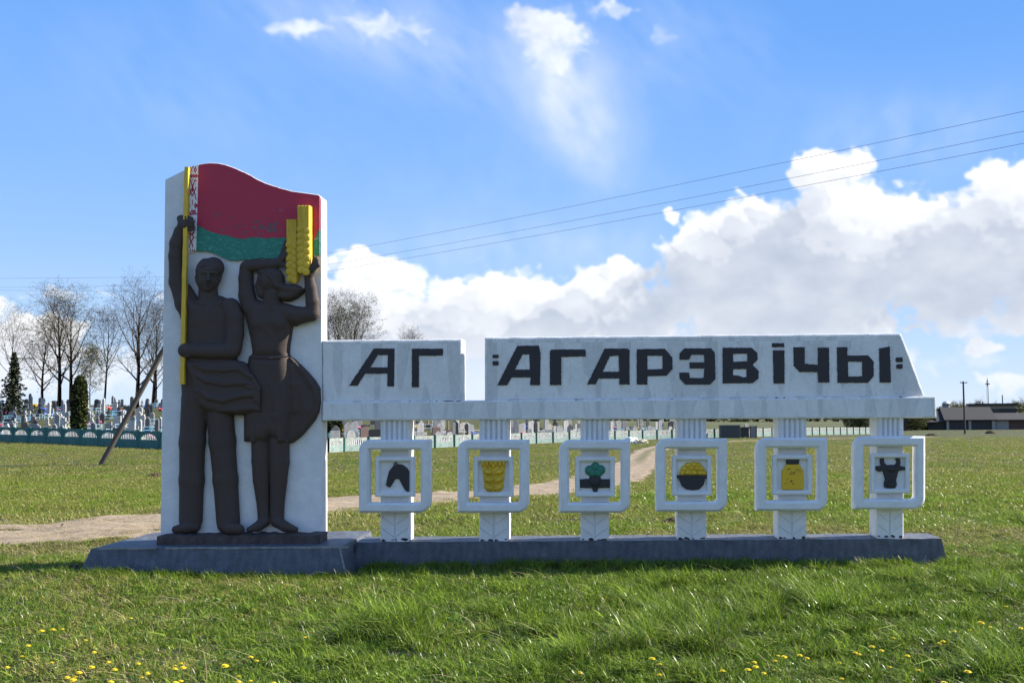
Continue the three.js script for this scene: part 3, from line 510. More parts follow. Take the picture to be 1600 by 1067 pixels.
  mesh('green_stripe', flagUV(slab([...seam, [498.6, 398], [487, 400], [470, 404], [440, 405], [412, 403], [396, 404.5], [379, 405.6], [369, 407], [361, 407.2], [352, 404.5], [344, 401], [335, 396.5], [327, 393.5], [317, 392.2], [305.5, 391.8]], FACE + 0.0285, 0.03, { rough: 0.35, step: 4 }), 303, 250, 503, 413), paint(flagPaint(false)), flag);
  const ornament = canvas(260, 1680, (c, w, h) => {
    c.fillStyle = '#eceef0'; c.fillRect(0, 0, w, h); c.strokeStyle = '#a81040'; c.fillStyle = '#a81040'; c.lineWidth = 30; c.lineCap = 'butt';
    const Y = (y) => (y - 60) / 960 * h, X = (x) => x * w;
    const ring = (x, y, rx, ry) => { c.beginPath(); c.moveTo(X(x), Y(y - ry)); c.lineTo(X(x) + rx, Y(y)); c.lineTo(X(x), Y(y + ry)); c.lineTo(X(x) - rx, Y(y)); c.closePath(); c.stroke(); };
    const line = (...p) => { c.beginPath(); p.forEach(([x, y], i) => (i ? c.lineTo(X(x), Y(y)) : c.moveTo(X(x), Y(y)))); c.stroke(); };
    ring(0.2, 122, 34, 26); ring(0.78, 122, 34, 26); line([0.4, 66], [0.5, 100], [0.6, 66]); c.fillRect(X(0.45), Y(135), 22, 26); c.fillRect(X(0.45), Y(64), 20, 60);
    for (const x of [0.1, 0.36, 0.62, 0.88]) ring(x, 190, 26, 17);
    line([0.05, 250], [0.22, 232], [0.85, 400], [0.95, 450]); line([0.95, 250], [0.78, 232], [0.15, 400], [0.05, 455]); line([0.05, 310], [0.2, 345], [0.5, 410]); line([0.92, 310], [0.8, 345], [0.5, 410]);
    ring(0.5, 340, 18, 18); for (const [x, y] of [[0.14, 285], [0.86, 270], [0.12, 395], [0.86, 400]]) c.fillRect(X(x) - 12, Y(y), 24, 24); c.fillRect(X(0.47), Y(220), 18, 44);
    c.fillRect(X(0.5), Y(450), 22, 100); ring(0.12, 515, 26, 24); ring(0.9, 515, 26, 24);
    line([0, 610], [0.12, 565], [0.28, 612], [0.5, 565], [0.75, 612], [0.95, 565]); line([0.05, 565], [0.28, 612], [0.52, 612], [0.75, 565], [1, 612]);
    c.fillRect(X(0.58), Y(655), 20, 86); c.fillRect(X(0.85), Y(655), 20, 80); c.fillRect(X(0.3), Y(655), 20, 80);
    ring(0.36, 768, 34, 24); ring(0.82, 768, 30, 24); line([0.1, 805], [0.45, 830], [0.85, 805]); line([0.25, 975], [0.45, 905], [0.3, 870], [0.4, 825]); line([0.75, 970], [0.5, 905], [0.78, 865], [0.62, 825]);
    c.fillRect(X(0.06), Y(850), 22, 50); c.fillRect(X(0.92), Y(850), 20, 40); for (const x of [0.15, 0.42, 0.68, 0.9]) { c.beginPath(); c.ellipse(X(x), Y(1002), 18, 24, 0, 0, 7); c.fill(); }
  });
  mesh('ornament_band', flagUV(slab([[294, 261.5], [300, 259.6], [309, 257.6], [307, 351.5], [305.4, 391.6], [299, 393.5], [292.5, 394.5]], FACE + 0.0295, 0.03), 293, 257.5, 309, 394.5), paint(ornament), flag);
  // staff
  { const a = at(291.8, 261.5, FACE + 0.088), b = at(284.8, 600.5, FACE + 0.15), g = new THREE.BoxGeometry(0.042, a.distanceTo(b), 0.05, 1, 40, 1), p = g.attributes.position;
    for (let i = 0; i < p.count; i++) p.setX(i, p.getX(i) + 0.003 * n2(p.getY(i) * 4, p.getX(i) > 0 ? 1 : 9));
    g.applyQuaternion(new THREE.Quaternion().setFromUnitVectors(new THREE.Vector3(0, 1, 0), a.clone().sub(b).normalize())); g.translate((a.x + b.x) / 2, (a.y + b.y) / 2, (a.z + b.z) / 2); g.computeVertexNormals(); mesh('flag_staff', boxUV(g), M.yellow, S); }
  // two ears of wheat: fluted awns above, plump grains in rows below
  const ear = (x0, x1, y0, yg, y1, zf, rows) => {
    const e = new THREE.Group(); e.name = 'wheat_ear'; S.add(e);
    mesh('core', slab(rounded(x0, y0, x1, y1, [1, 1.5, (x1 - x0) / 2, (x1 - x0) / 2], 8), zf, zf - FACE + 0.02, { bevel: 0.03, segments: 4 }), M.yellow, e);
    const n = 4, w = (x1 - x0) / n;
    for (let k = 0; k < n; k++) { const a = at(x0 + w * (k + 0.5), y0 + 1, zf - 0.008), b = at(x0 + w * (k + 0.5), yg + (k % 2) * 4, zf - 0.008); mesh('awn', boxUV(cyl(b.toArray(), a.toArray(), 0.010, w * unit * 0.42, 10)), M.yellow, e); }
    for (let r = 0; r < rows; r++) for (const s of [-1, 1]) {
      const y = lerp(yg + 3, y1 - 4, r / (rows - 1)) + (s > 0 ? 1.5 : -1.5), c = at((x0 + x1) / 2 + s * (x1 - x0) * (r === rows - 1 ? 0.2 : 0.25), y, zf - 0.006), g = new THREE.SphereGeometry(1, 16, 12);
      g.scale((x1 - x0) * 0.29 * unit, (y1 - yg) / rows * 0.60 * unit, 0.016); g.rotateZ(s * 0.42); g.translate(c.x, c.y, c.z); mesh('grain', boxUV(g), M.yellow, e);
    }
  };
  ear(446.5, 464, 342, 380, 440.5, FACE + 0.105, 6);
  ear(463.4, 483.6, 320, 356, 427, FACE + 0.135, 7);
}

// ---------------------------------------------------------------- the village name sign
{
  const S = thing('village_name_sign', 'long white concrete sign with dark village name lettering on six short pillars', 'sign', [0, 0, 0]);
  // low dark plinth
  { const g = new THREE.BoxGeometry(1, 1, 1, 90, 3, 3), p = g.attributes.position, b = at(1471, 840, 0.07);
    for (let i = 0; i < p.count; i++) { const u = p.getX(i) + 0.5, v = p.getY(i) + 0.5, w = p.getZ(i) + 0.5, x = lerp(-2.47, b.x + 0.1 * (1 - v), u); let y = lerp(-0.25, 0.262, v), z = lerp(-0.38, 0.075 + 0.05 * (1 - v), w); if (v > 0.99) y += 0.004 * n2(x * 3, z * 4) - (w > 0.99 ? 0.005 : 0); if (w > 0.99) z += 0.006 * n2(x * 2.3, y * 5); p.setXYZ(i, x, y, z); }
    g.computeVertexNormals(); mesh('plinth', boxUV(g), M.plinth, S); }
  // beam with a chamfered upper edge; two name boards on it
  mesh('beam', slab([[502.6, 627.5], [1463.3, 619.2], [1464.6, 653], [502.6, 657.5]], 0.10, 0.30, { bevel: 0.018, segments: 2, rough: 0.18, step: 14 }), M.streaked, S);
  const board = (pts, label) => { const o = mesh('name_board', slab(pts, 0.06, 0.24, { bevel: 0.022, segments: 2, rough: 0.28, step: 12 }), M.streaked, S); o.userData.label = label; return o; };
  const b1 = board([[502.6, 531.5], [722, 529.5], [722.6, 628], [502.6, 629]], 'short board with two dark letters'), b2 = board([[757, 527], [1408, 520.4], [1410.5, 524], [1447, 620.5], [757, 627]], 'long board with the village name, its right end sloping');
  // letters: thick paint on slightly raised shapes, cut by hand
  const L = (o, s, pts) => pts.map(([x, y]) => [o[0] + x / s, o[1] + y / s]);
  const z4 = (p) => L([490, 500], 3.2, p), z5 = (p) => L([980, 500], 3.077, p);
  const letter = (board, pts, holes = []) => mesh('letter', boxUV(slab(pts, 0.068, 0.02, { holes, rough: 0.42, step: 2.2 })), M.letter, board);
  letter(b1, z4([[175, 328], [300, 142], [403, 142], [400, 332], [366, 332], [368, 268], [255, 268], [217, 328]]), [z4([[318, 175], [370, 175], [368, 236], [283, 236]])]);
  letter(b1, z4([[490, 143], [645, 143], [645, 178], [525, 178], [525, 335], [490, 335]]));
  const dot = (x0, y0, x1, y1, f) => mesh('dot', boxUV(slab(f([[x0 + 4, y0], [x1 - 2, y0 - 1], [x1, y1 - 3], [x1 - 5, y1], [x0 + 3, y1], [x0, y0 + 7]]), 0.068, 0.02, { rough: 0.3, step: 2 })), M.letter, b2);
  dot(893, 173, 925, 190, z4); dot(893, 206, 925, 227, z4);
  letter(b2, z4([[917, 326], [1018, 128], [1125, 128], [1134, 165], [1132, 326], [1082, 326], [1085, 287], [990, 287], [966, 326]]), [z4([[1044, 172], [1078, 172], [1080, 248], [1006, 248]])]);
  letter(b2, z4([[1181, 155], [1190, 147], [1360, 147], [1360, 181], [1238, 185], [1238, 325], [1181, 325]]));
  letter(b2, z4([[1367, 322], [1455, 142], [1572, 142], [1580, 150], [1580, 322], [1528, 322], [1530, 292], [1425, 292], [1412, 320]]), [z4([[1482, 180], [1525, 178], [1528, 258], [1446, 258]])]);
  letter(b2, z5([[46, 140], [180, 137], [218, 180], [218, 235], [190, 268], [98, 270], [98, 310], [46, 310]]), [z5([[98, 172], [170, 172], [170, 235], [98, 238]])]);
  letter(b2, z5([[252, 190], [252, 160], [275, 136], [405, 136], [422, 158], [425, 285], [398, 310], [280, 310], [252, 280], [252, 252], [298, 252], [302, 278], [368, 278], [372, 232], [300, 232], [300, 203], [372, 203], [370, 168], [310, 166], [298, 190]]));
  letter(b2, z5([[460, 133], [600, 133], [628, 160], [628, 190], [605, 215], [634, 245], [632, 280], [605, 303], [460, 305]]), [z5([[510, 162], [578, 162], [578, 198], [510, 200]]), z5([[510, 236], [574, 236], [574, 274], [556, 275], [540, 268], [510, 264]])]);
  letter(b2, z5([[702, 146], [758, 146], [758, 305], [705, 305]])); letter(b2, z5([[698, 111], [756, 112], [756, 130], [698, 130]]));
  letter(b2, z5([[800, 130], [855, 130], [855, 210], [918, 215], [918, 132], [972, 132], [974, 300], [920, 300], [918, 250], [830, 250], [802, 220]]));
  letter(b2, z5([[1010, 130], [1060, 130], [1060, 170], [1160, 170], [1187, 200], [1187, 270], [1160, 302], [1013, 302]]), [z5([[1062, 200], [1132, 200], [1132, 270], [1065, 272]])]);
  letter(b2, z5([[1213, 137], [1265, 127], [1270, 300], [1216, 300]]));
  dot(1292, 180, 1327, 202, z5); dot(1295, 213, 1327, 234, z5);

  // pillars, hollow square frames and emblem plaques
  const places = [[559.6, 687, 594, 639], [714, 687, 748.5, 794.5], [872.8, 687, 907, 951.5], [1024.6, 685.2, 1058, 1104], [1182, 684, 1215.5, 1260.5], [1335.2, 681.5, 1370, 1412.5]];
  const emblems = [];
  { const Q = rng(71); for (const [x, y, w] of [[700, 626.6, 16], [716, 626.2, 9], [682, 626.6, 3], [672, 627, 2.4], [1214, 621.4, 5], [1226, 621.2, 3], [640, 627, 2], [1408, 619.8, 4], [900, 624.4, 2.5], [1050, 623, 2]]) { const pts = [], n = 10; for (let q = 0; q < n; q++) { const t = q / n * 6.283; pts.push([x + Math.cos(t) * w * 0.5 * (0.7 + Q() * 0.6), y + Math.sin(t) * 0.9 * (0.5 + Q() * 0.6)]); } mesh('chipped_patch', boxUV(slab(pts, 0.098, 0.02)), M.chip, S); } }
  places.forEach(([x, y, p0, p1], i) => {
    const zP = 0.04, top = y - 32, foot = y + 158;
    const pillar = mesh('pillar', slab([[p0, top], [p1, top], [p1, foot], [p1 - 2.5, foot + 5], [p0 + 3, foot + 5], [p0, foot - 1]], zP, 0.27, { bevel: 0.008, segments: 1, rough: 0.12, step: 10 }), M.white, S);
    const w = (p1 - p0 - 5) / 5;
    for (let k = 0; k < 5; k++) { const a = at(p0 + 2.5 + w * (k + 0.5), top + 1, zP), b = at(p0 + 2.5 + w * (k + 0.5), y + 2, zP); const g = cyl(b.toArray(), a.toArray(), w * unit * 0.46, w * unit * 0.46, 14); mesh('flute', boxUV(g), M.white, pillar); }
    // carved leaf on the foot of the pillar: raised rib and slanting veins
    const mid = (p0 + p1) / 2, rib = (a, b, r) => { const A = at(a[0], a[1], zP), B = at(b[0], b[1], zP); mesh('leaf_rib', boxUV(cyl(A.toArray(), B.toArray(), r, r, 7)), M.white, pillar); };
    rib([mid, y + 113], [mid, foot + 3], 0.009);
    for (const s of [-1, 1]) for (const q of [0, 1]) rib([mid + s * (p1 - mid - 2), y + 119 + q * 18], [mid + s * 1.5, y + 133 + q * 18], 0.006);
    // paint chipped down to dark concrete at the foot
    const Q = rng(300 + i), chips = 4 + Math.floor(Q() * 4);
    for (let k = 0; k < chips; k++) { const cx = lerp(p0 + 3, p1 - 3, k < 2 ? (k ? 0.97 : 0.03) : Q()), cy = foot - 0.6 - Q() * 2.2, r = 1.2 + Q() * 2.4, n = 9, pts = []; for (let q = 0; q < n; q++) { const t = q / n * 6.283; pts.push([clamp(cx + Math.cos(t) * r * (0.7 + Q() * 1.1), p0 + 1.6, p1 - 1.6), cy + Math.sin(t) * r * (0.35 + Q() * 0.5)]); } mesh('chipped_patch', boxUV(slab(pts, zP + 0.0025, 0.006)), M.chip, pillar); }
    // hollow frame, two of its corners rounded
    const f = new THREE.Group(); f.name = 'emblem_frame'; S.add(f);
    mesh('ring', slab(rounded(x, y, x + 112, y + 114.5, [18, 0, 18, 0]), 0.16, 0.13, { bevel: 0.022, segments: 1, rough: 0.15, step: 12, holes: [rounded(x + 16.2, y + 16, x + 97, y + 99, [1, 1, 5, 1], 3).reverse()] }), M.white, f);
    // plaque with a raised border
    const plaque = mesh('plaque', slab([[x + 27, y + 28], [x + 87, y + 28], [x + 87, y + 88], [x + 27, y + 88]], 0.085, 0.05, { rough: 0.1, step: 12 }), M.white, S);
    mesh('plaque_border', slab([[x + 25.4, y + 26.6], [x + 88, y + 26.6], [x + 88, y + 89.4], [x + 25.4, y + 89.4]], 0.125, 0.045, { bevel: 0.012, segments: 1, rough: 0.12, step: 10, holes: [[[x + 33, y + 34], [x + 80.5, y + 34], [x + 80.5, y + 82], [x + 33, y + 82]].reverse()] }), M.white, plaque);
    emblems.push(plaque);
  });
  const raise = (plaque, name, pts, m, d = 0.022, b = 0.008, rough = 0.15) => mesh(name, boxUV(slab(pts, 0.085 + d, d + 0.01, { bevel: b, segments: 2, rough, step: 3 })), m, plaque);
  const knob = (plaque, name, x, y, rx, ry, rz, m, turn = 0) => { const c = at(x, y, 0.09), g = new THREE.SphereGeometry(1, 16, 12); g.scale(rx * unit, ry * unit, rz); g.rotateZ(turn); g.translate(c.x, c.y, c.z); return mesh(name, boxUV(g), m, plaque); };
  const zA = (p) => L([480, 640], 4.85, p), z6 = (p) => L([540, 640], 3.478, p), zB = (p) => L([1320, 600], 3.811, p), zC = (p) => L([1020, 640], 5.08, p), zJ = (p) => L([1170, 640], 5.08, p);
  raise(emblems[0], 'horse_head', zA([[660, 418], [690, 412], [725, 420], [755, 445], [768, 465], [768, 622], [755, 622], [735, 605], [715, 570], [695, 530], [680, 524], [660, 530], [640, 565], [625, 590], [610, 588], [592, 570], [603, 520], [615, 470], [640, 435]]), M.letter);
  { const c = [[655, 424], [660, 404], [668, 399], [677, 409], [680, 418]].map(([x, y]) => { const [[a, b]] = zA([[x, y]]); return at(a, b, 0.1); }); mesh('horse_ear', boxUV(new THREE.TubeGeometry(new THREE.CatmullRomCurve3(c), 12, 0.006, 6)), M.letter, emblems[0]); }
  raise(emblems[1], 'wheat_spike', z6([[738, 280], [868, 280], [866, 320], [858, 400], [853, 435], [835, 447], [772, 447], [758, 432], [750, 395], [742, 320]]), M.yellow);
  for (const [x, y] of [[745, 292], [770, 295], [838, 295], [860, 292], [790, 290], [816, 290]]) { const [[a, b]] = z6([[x, y]]); knob(emblems[1], 'grain', a, b, 2.8, 6.4, 0.045, M.yellow); }
  knob(emblems[1], 'grain', ...z6([[803, 305]])[0], 4.2, 6, 0.036, M.yellow);
  for (const [y, dx] of [[338, 30], [380, 28], [423, 25]]) for (const s of [-1, 1]) { const [[a, b]] = z6([[804 + s * dx, y]]); knob(emblems[1], 'grain', a, b, 8.6, 5.6, 0.05, M.yellow, s * 0.3); }
  for (const y of [360, 402, 437]) { const [[a, b]] = z6([[804, y]]); knob(emblems[1], 'grain', a, b, 2.3, 2.3, 0.036, M.yellow); }
  raise(emblems[2], 'beet_bar', z6([[1270, 380], [1300, 376], [1440, 378], [1440, 425], [1374, 427], [1366, 450], [1348, 450], [1338, 427], [1270, 425]]), M.letter);
  knob(emblems[2], 'beet_root', ...z6([[1355, 388]])[0], 10.2, 10.2, 0.042, M.letter);
  for (const [x, y, t] of [[1326, 330, 0.5], [1357, 312, 0], [1386, 328, -0.5], [1340, 342, 0.5], [1372, 342, -0.5]]) knob(emblems[2], 'beet_leaf', ...z6([[x, y]])[0], 7.2, 7.6, 0.034, M.green, t);
  raise(emblems[3], 'bowl', zC([[193, 520], [432, 520], [430, 545], [420, 548], [405, 600], [370, 634], [315, 640], [265, 632], [230, 605], [207, 547], [195, 545]]), M.letter, 0.03, 0.012);
  raise(emblems[3], 'heap', zC([[208, 518], [215, 485], [235, 450], [265, 428], [310, 418], [355, 425], [390, 450], [412, 485], [420, 518]]), M.yellow, 0.022);
  for (const [x, y] of [[236, 500], [276, 498], [330, 500], [376, 500], [404, 502], [250, 468], [305, 462], [352, 466], [386, 466], [280, 440], [330, 436], [362, 442]]) { const [[a, b]] = zC([[x, y]]); knob(emblems[3], 'potato', a, b, 5.4, 4.4, 0.036, M.yellow, n2(x, y) * 0.5); }
  { const jar = new THREE.CanvasTexture((() => { const c = document.createElement('canvas'); c.width = c.height = 256; const k = c.getContext('2d'), R = rng(9); k.fillStyle = '#dcb122'; k.fillRect(0, 0, 256, 256); for (const [x, y, n, s] of [[120, 90, 26, 34], [85, 50, 9, 18], [190, 60, 10, 24], [110, 170, 12, 20], [60, 150, 3, 6], [130, 195, 4, 8], [40, 190, 2, 6]]) for (let q = 0; q < n; q++) { k.fillStyle = R() < 0.7 ? '#3d3520' : '#7d6a22'; k.beginPath(); k.ellipse(x + (R() - 0.5) * s * 2, y + (R() - 0.5) * s, 2 + R() * 6, 1.5 + R() * 3.5, R() * 3, 0, 7); k.fill(); } return c; })());
    jar.colorSpace = THREE.SRGBColorSpace; jar.wrapS = jar.wrapT = THREE.RepeatWrapping;
    const o = raise(emblems[4], 'jar', zJ([[302, 433], [402, 433], [437, 480], [440, 637], [268, 637], [266, 485]]), new THREE.MeshStandardMaterial({ map: jar, roughness: 0.55 }), 0.03, 0.01), a = at(...zJ([[266, 637]])[0], 0.115), b = at(...zJ([[440, 433]])[0], 0.115), p = o.geometry.attributes.position, uv = o.geometry.attributes.uv;
    for (let i = 0; i < p.count; i++) uv.setXY(i, clamp((p.getX(i) - a.x) / (b.x - a.x), 0.01, 0.99), clamp((p.getY(i) - a.y) / (b.y - a.y), 0.01, 0.99));
    raise(emblems[4], 'jar_lid', zJ([[300, 395], [405, 395], [403, 432], [302, 432]]), M.letter, 0.036); }
  raise(emblems[5], 'bull_head', zB([[215, 445], [224, 438], [238, 441], [240, 468], [255, 482], [305, 480], [315, 465], [306, 446], [316, 439], [332, 443], [338, 470], [332, 485], [368, 495], [366, 510], [325, 518], [310, 570], [315, 600], [305, 620], [275, 625], [240, 615], [237, 590], [245, 570], [232, 520], [205, 522], [187, 508], [190, 490], [220, 485], [213, 465]]), M.letter, 0.03, 0.012);
  knob(emblems[5], 'muzzle', ...zB([[275, 598]])[0], 9, 6.5, 0.05, M.letter); knob(emblems[5], 'brow', ...zB([[278, 505]])[0], 9.5, 6.5, 0.044, M.letter);
}

// ---------------------------------------------------------------- the cemetery wall
const concrete = noiseTexture(512, 1.4, (l, u, v, i, j) => { const f = 0.86 + 0.1 * l[0] + 0.07 * l[2] + 0.06 * l[3]; return [byte(f), byte(f), byte(f), 255]; });
const Mat = (r, g, b, rough = 0.85, extra = {}) => new THREE.MeshStandardMaterial({ color: rgb(r, g, b), roughness: rough, ...extra });
const C = {
  teal: Mat(0.045, 0.20, 0.175, 0.7, { map: concrete }), palePanel: Mat(0.40, 0.43, 0.39, 0.9, { map: concrete }), mint: Mat(0.33, 0.45, 0.41, 0.8, { map: concrete }), white: Mat(0.72, 0.72, 0.70, 0.8, { map: concrete }),
  blackStone: Mat(0.035, 0.035, 0.038, 0.3), greyStone: Mat(0.33, 0.33, 0.33, 0.8, { map: concrete }), paleStone: Mat(0.62, 0.60, 0.56, 0.85, { map: concrete }), brownStone: Mat(0.16, 0.10, 0.085, 0.5), darkGrey: Mat(0.12, 0.12, 0.125, 0.6),
  bluePaint: Mat(0.13, 0.36, 0.58, 0.5), lightBlue: Mat(0.42, 0.62, 0.70, 0.5), silver: Mat(0.6, 0.62, 0.63, 0.45), wood: Mat(0.17, 0.15, 0.13, 0.95), darkWood: Mat(0.06, 0.05, 0.042, 0.95), wire: Mat(0.05, 0.05, 0.055, 0.6), porcelain: Mat(0.5, 0.5, 0.48, 0.35),
};
// one run of wall: posts with arched panels between them, standing on the ground from sighting to sighting
function wallRun(name, label, pts, spacing, H, kind) {
  const root = thing(name, label, 'fence');
  const curve = new THREE.CurvePath(); for (let i = 0; i < pts.length - 1; i++) curve.add(new THREE.LineCurve3(pts[i], pts[i + 1]));
  const n = Math.round(curve.getLength() / spacing);
  const P = Array.from({ length: n + 1 }, (_, i) => { const p = curve.getPointAt(i / n); p.y = height(p.x, p.z); return p; });
  const w = 1, arch = (r) => { const c = []; for (let k = 0; k <= 14; k++) { const t = Math.PI * k / 14; c.push(new THREE.Vector2(0.5 - 0.40 * r * Math.cos(t), 0.50 + 0.36 * r * Math.sin(t))); } return c; };
  const s = new THREE.Shape([[0, -0.3], [1, -0.3], [1, 1], [0, 1]].map(([x, y]) => new THREE.Vector2(x, y))); s.holes.push(new THREE.Path(arch(1).reverse()));
  const body = new THREE.ExtrudeGeometry(s, { depth: 0.04, bevelEnabled: false }); body.translate(0, 0, -0.02);
  const pickets = []; for (let k = 0; k < 9; k++) { const x = 0.12 + 0.76 * (k + 0.5) / 9, top = 0.5 + 0.36 * Math.sqrt(Math.max(0, 1 - ((x - 0.5) / 0.40) ** 2)); pickets.push(box(x - 0.016, x + 0.016, 0.49, top + 0.01, -0.016, 0.016)); }
  const rim = []; { const a = arch(1.06), b = arch(0.98); const q = new THREE.Shape([...a, ...b.reverse()]); const g = new THREE.ExtrudeGeometry(q, { depth: 0.06, bevelEnabled: false }); g.translate(0, 0, -0.03); rim.push(g); }
  const courses = []; if (kind === 'pale') for (let r = 0; r < 4; r++) for (let k = 0; k < 7; k++) courses.push(box(0.02 + (k + (r % 2) * 0.5) / 7.5, 0.02 + (k + (r % 2) * 0.5 + 0.92) / 7.5, 0.03 + r * 0.115, 0.03 + r * 0.115 + 0.10, -0.03, 0.032));
  const picketGeo = merge(pickets), rimGeo = merge(rim), courseGeo = courses.length ? merge(courses) : null;
  for (let i = 0; i < n; i++) {
    const a = P[i], b = P[i + 1], g = new THREE.Group(); g.name = 'panel'; root.add(g);
    g.position.copy(a); g.rotation.y = -Math.atan2(b.z - a.z, b.x - a.x); g.scale.set(Math.hypot(b.x - a.x, b.z - a.z), H, 1);
    g.updateMatrix(); const shear = new THREE.Matrix4().set(1, 0, 0, 0, (b.y - a.y) / H, 1, 0, 0, 0, 0, 1, 0, 0, 0, 0, 1); g.matrix.multiply(shear); g.matrix.decompose(g.position, g.quaternion, g.scale);
    mesh('slab', body, kind === 'pale' ? C.palePanel : C.teal, g); const pk = mesh('pickets', picketGeo, C.white, g); pk.userData.kind = 'stuff'; mesh('arch_rim', rimGeo, kind === 'pale' ? C.mint : C.teal, g); if (courseGeo) { const c = mesh('brick_relief', courseGeo, C.mint, g); c.userData.kind = 'stuff'; }
  }
  for (const p of P) mesh('post', box(p.x - 0.10, p.x + 0.10, p.y - 0.2, p.y + H * 1.05, p.z - 0.10, p.z + 0.10), C.teal, root);
  return root;
}
const corner = groundAt(511, 707.5);
wallRun('cemetery_fence', 'dark green concrete fence with arched openings, below the cemetery slope and bare trees', [groundAt(-90, 687), groundAt(0, 690), groundAt(250, 701.5), corner], 2.7, 1.22, 'green');
wallRun('cemetery_fence', 'pale concrete fence with green posts and white pickets, seen between the pillars', [corner, groundAt(530, 706), groundAt(690, 699.5), groundAt(840, 693), groundAt(1013, 687), groundAt(1180, 682.5), groundAt(1362, 678.2)], 2.3, 0.92, 'pale');

// ---------------------------------------------------------------- graves
{
  const R = rng(404), ex = (pts, d) => { const g = new THREE.ExtrudeGeometry(new THREE.Shape(pts.map(([x, y]) => new THREE.Vector2(x, y))), { depth: d, bevelEnabled: true, bevelSize: 0.012, bevelThickness: 0.012, bevelSegments: 1, bevelOffset: -0.012 }); g.translate(0, 0, -d / 2); return boxUV(g); };
  const arc = (w, h, r) => { const o = [[-w, 0], [w, 0], [w, h - r]]; for (let k = 1; k < 8; k++) { const t = Math.PI * k / 8; o.push([w * Math.cos(t), h - r + r * Math.sin(t)]); } o.push([-w, h - r]); return o; };
  const shapes = {
    'sloping top': ex([[-0.26, 0], [0.26, 0], [0.26, 0.86], [0.12, 1.08], [-0.26, 0.96]], 0.10), 'rounded top': ex(arc(0.28, 1.0, 0.2), 0.10), 'pointed top': ex([[-0.24, 0], [0.24, 0], [0.24, 0.85], [0, 1.06], [-0.24, 0.85]], 0.12),
    'flat top': ex([[-0.30, 0], [0.30, 0], [0.28, 0.92], [-0.28, 0.92]], 0.09), 'wide low top': ex([[-0.52, 0], [0.52, 0], [0.52, 0.62], [0.3, 0.78], [-0.3, 0.78], [-0.52, 0.62]], 0.10), 'tall narrow top': ex([[-0.17, 0], [0.17, 0], [0.15, 1.34], [0.02, 1.46], [-0.15, 1.3]], 0.12),
    'cross top': ex([[-0.2, 0], [0.2, 0], [0.2, 0.6], [0.06, 0.72], [0.06, 1.0], [0.22, 1.0], [0.22, 1.1], [0.06, 1.1], [0.06, 1.34], [-0.06, 1.34], [-0.06, 1.1], [-0.22, 1.1], [-0.22, 1.0], [-0.06, 1.0], [-0.06, 0.72], [-0.2, 0.6]], 0.09),
  };
  const stones = { black: C.blackStone, grey: C.greyStone, pale: C.paleStone, brown: C.brownStone, 'dark grey': C.darkGrey };
  const kinds = Object.keys(shapes), protos = new Map(), kerb = boxUV(new THREE.BoxGeometry(0.8, 0.3, 0.26)), bed = merge([box(-0.5, 0.5, -0.1, 0.14, 0.0, 1.8)]);
  const grave = (p, colour, kind, s, turn, where) => {
    const key = colour + kind + where; let o;
    const label = `${colour} gravestone with ${kind}, ${where}`, group = 'gravestones ' + where;
    if (!protos.has(key)) { o = thing('gravestone', label, 'gravestone', [0, 0, 0], 0, group); mesh('stele', shapes[kind], stones[colour], o).position.y = 0.12; mesh('base', kerb, colour === 'black' ? C.darkGrey : stones[colour], o); protos.set(key, o); } else o = copyOf(protos.get(key));
    o.position.copy(p); o.rotation.y = turn; o.scale.setScalar(s);
  };
  const flower = [[0.75, 0.10, 0.12], [0.85, 0.55, 0.04], [0.75, 0.16, 0.35], [0.85, 0.80, 0.75], [0.10, 0.16, 0.55]].map(([r, g, b]) => Mat(r, g, b, 0.8)), flowerName = ['red', 'orange', 'pink', 'white', 'blue'];
  const bunchGeo = (() => { const r = rng(3), g = []; for (let k = 0; k < 16; k++) { const s = new THREE.IcosahedronGeometry(0.055 + r() * 0.04, 0); const t = r() * 6.28, q = Math.sqrt(r()) * 0.2; s.translate(Math.cos(t) * q, 0.16 + r() * 0.2, Math.sin(t) * q); g.push(s); } return merge(g); })(), stemGeo = cyl([0, -0.02, 0], [0, 0.18, 0], 0.03, 0.14, 7);
  const bunchProto = new Map(), leafGreen = Mat(0.05, 0.10, 0.03);
  const bunch = (p, k, where) => { const key = k + where; let o; if (!bunchProto.has(key)) { o = thing('flower_bunch', `bunch of ${flowerName[k]} artificial flowers on a grave, ${where}`, 'flowers', [0, 0, 0], 0, 'flowers on the graves'); mesh('blossoms', bunchGeo, flower[k], o); mesh('stems', stemGeo, leafGreen, o); bunchProto.set(key, o); } else o = copyOf(bunchProto.get(key)); o.position.copy(p); o.scale.setScalar(0.9 + R() * 0.6); };
  const railGeo = (() => { const g = []; for (const [x0, x1, z0, z1] of [[-1.1, 1.1, 0.02, 0.02], [-1.1, 1.1, 1.9, 1.9], [-1.1, -1.1, 0, 1.9], [1.1, 1.1, 0, 1.9]]) for (const y of [0.18, 0.5]) g.push(box(Math.min(x0, x1) - 0.018, Math.max(x0, x1) + 0.018, y - 0.018, y + 0.018, Math.min(z0, z1) - 0.018, Math.max(z0, z1) + 0.018)); for (const x of [-1.1, -0.37, 0.37, 1.1]) g.push(box(x - 0.02, x + 0.02, -0.15, 0.56, 1.882, 1.918), box(x - 0.02, x + 0.02, -0.15, 0.56, 0.002, 0.038)); return merge(g); })();
  const railProto = new Map();
  const rail = (p, turn, k, where) => { const key = k + where; let o; if (!railProto.has(key)) { o = tag(mesh('grave_railing', railGeo, [C.bluePaint, C.lightBlue, C.silver][k]), `${['blue', 'pale blue', 'silver'][k]} metal railing round a grave, ${where}`, 'railing', 'grave railings'); scene.add(o); railProto.set(key, o); } else o = copyOf(railProto.get(key)); o.position.copy(p); o.rotation.y = turn; };
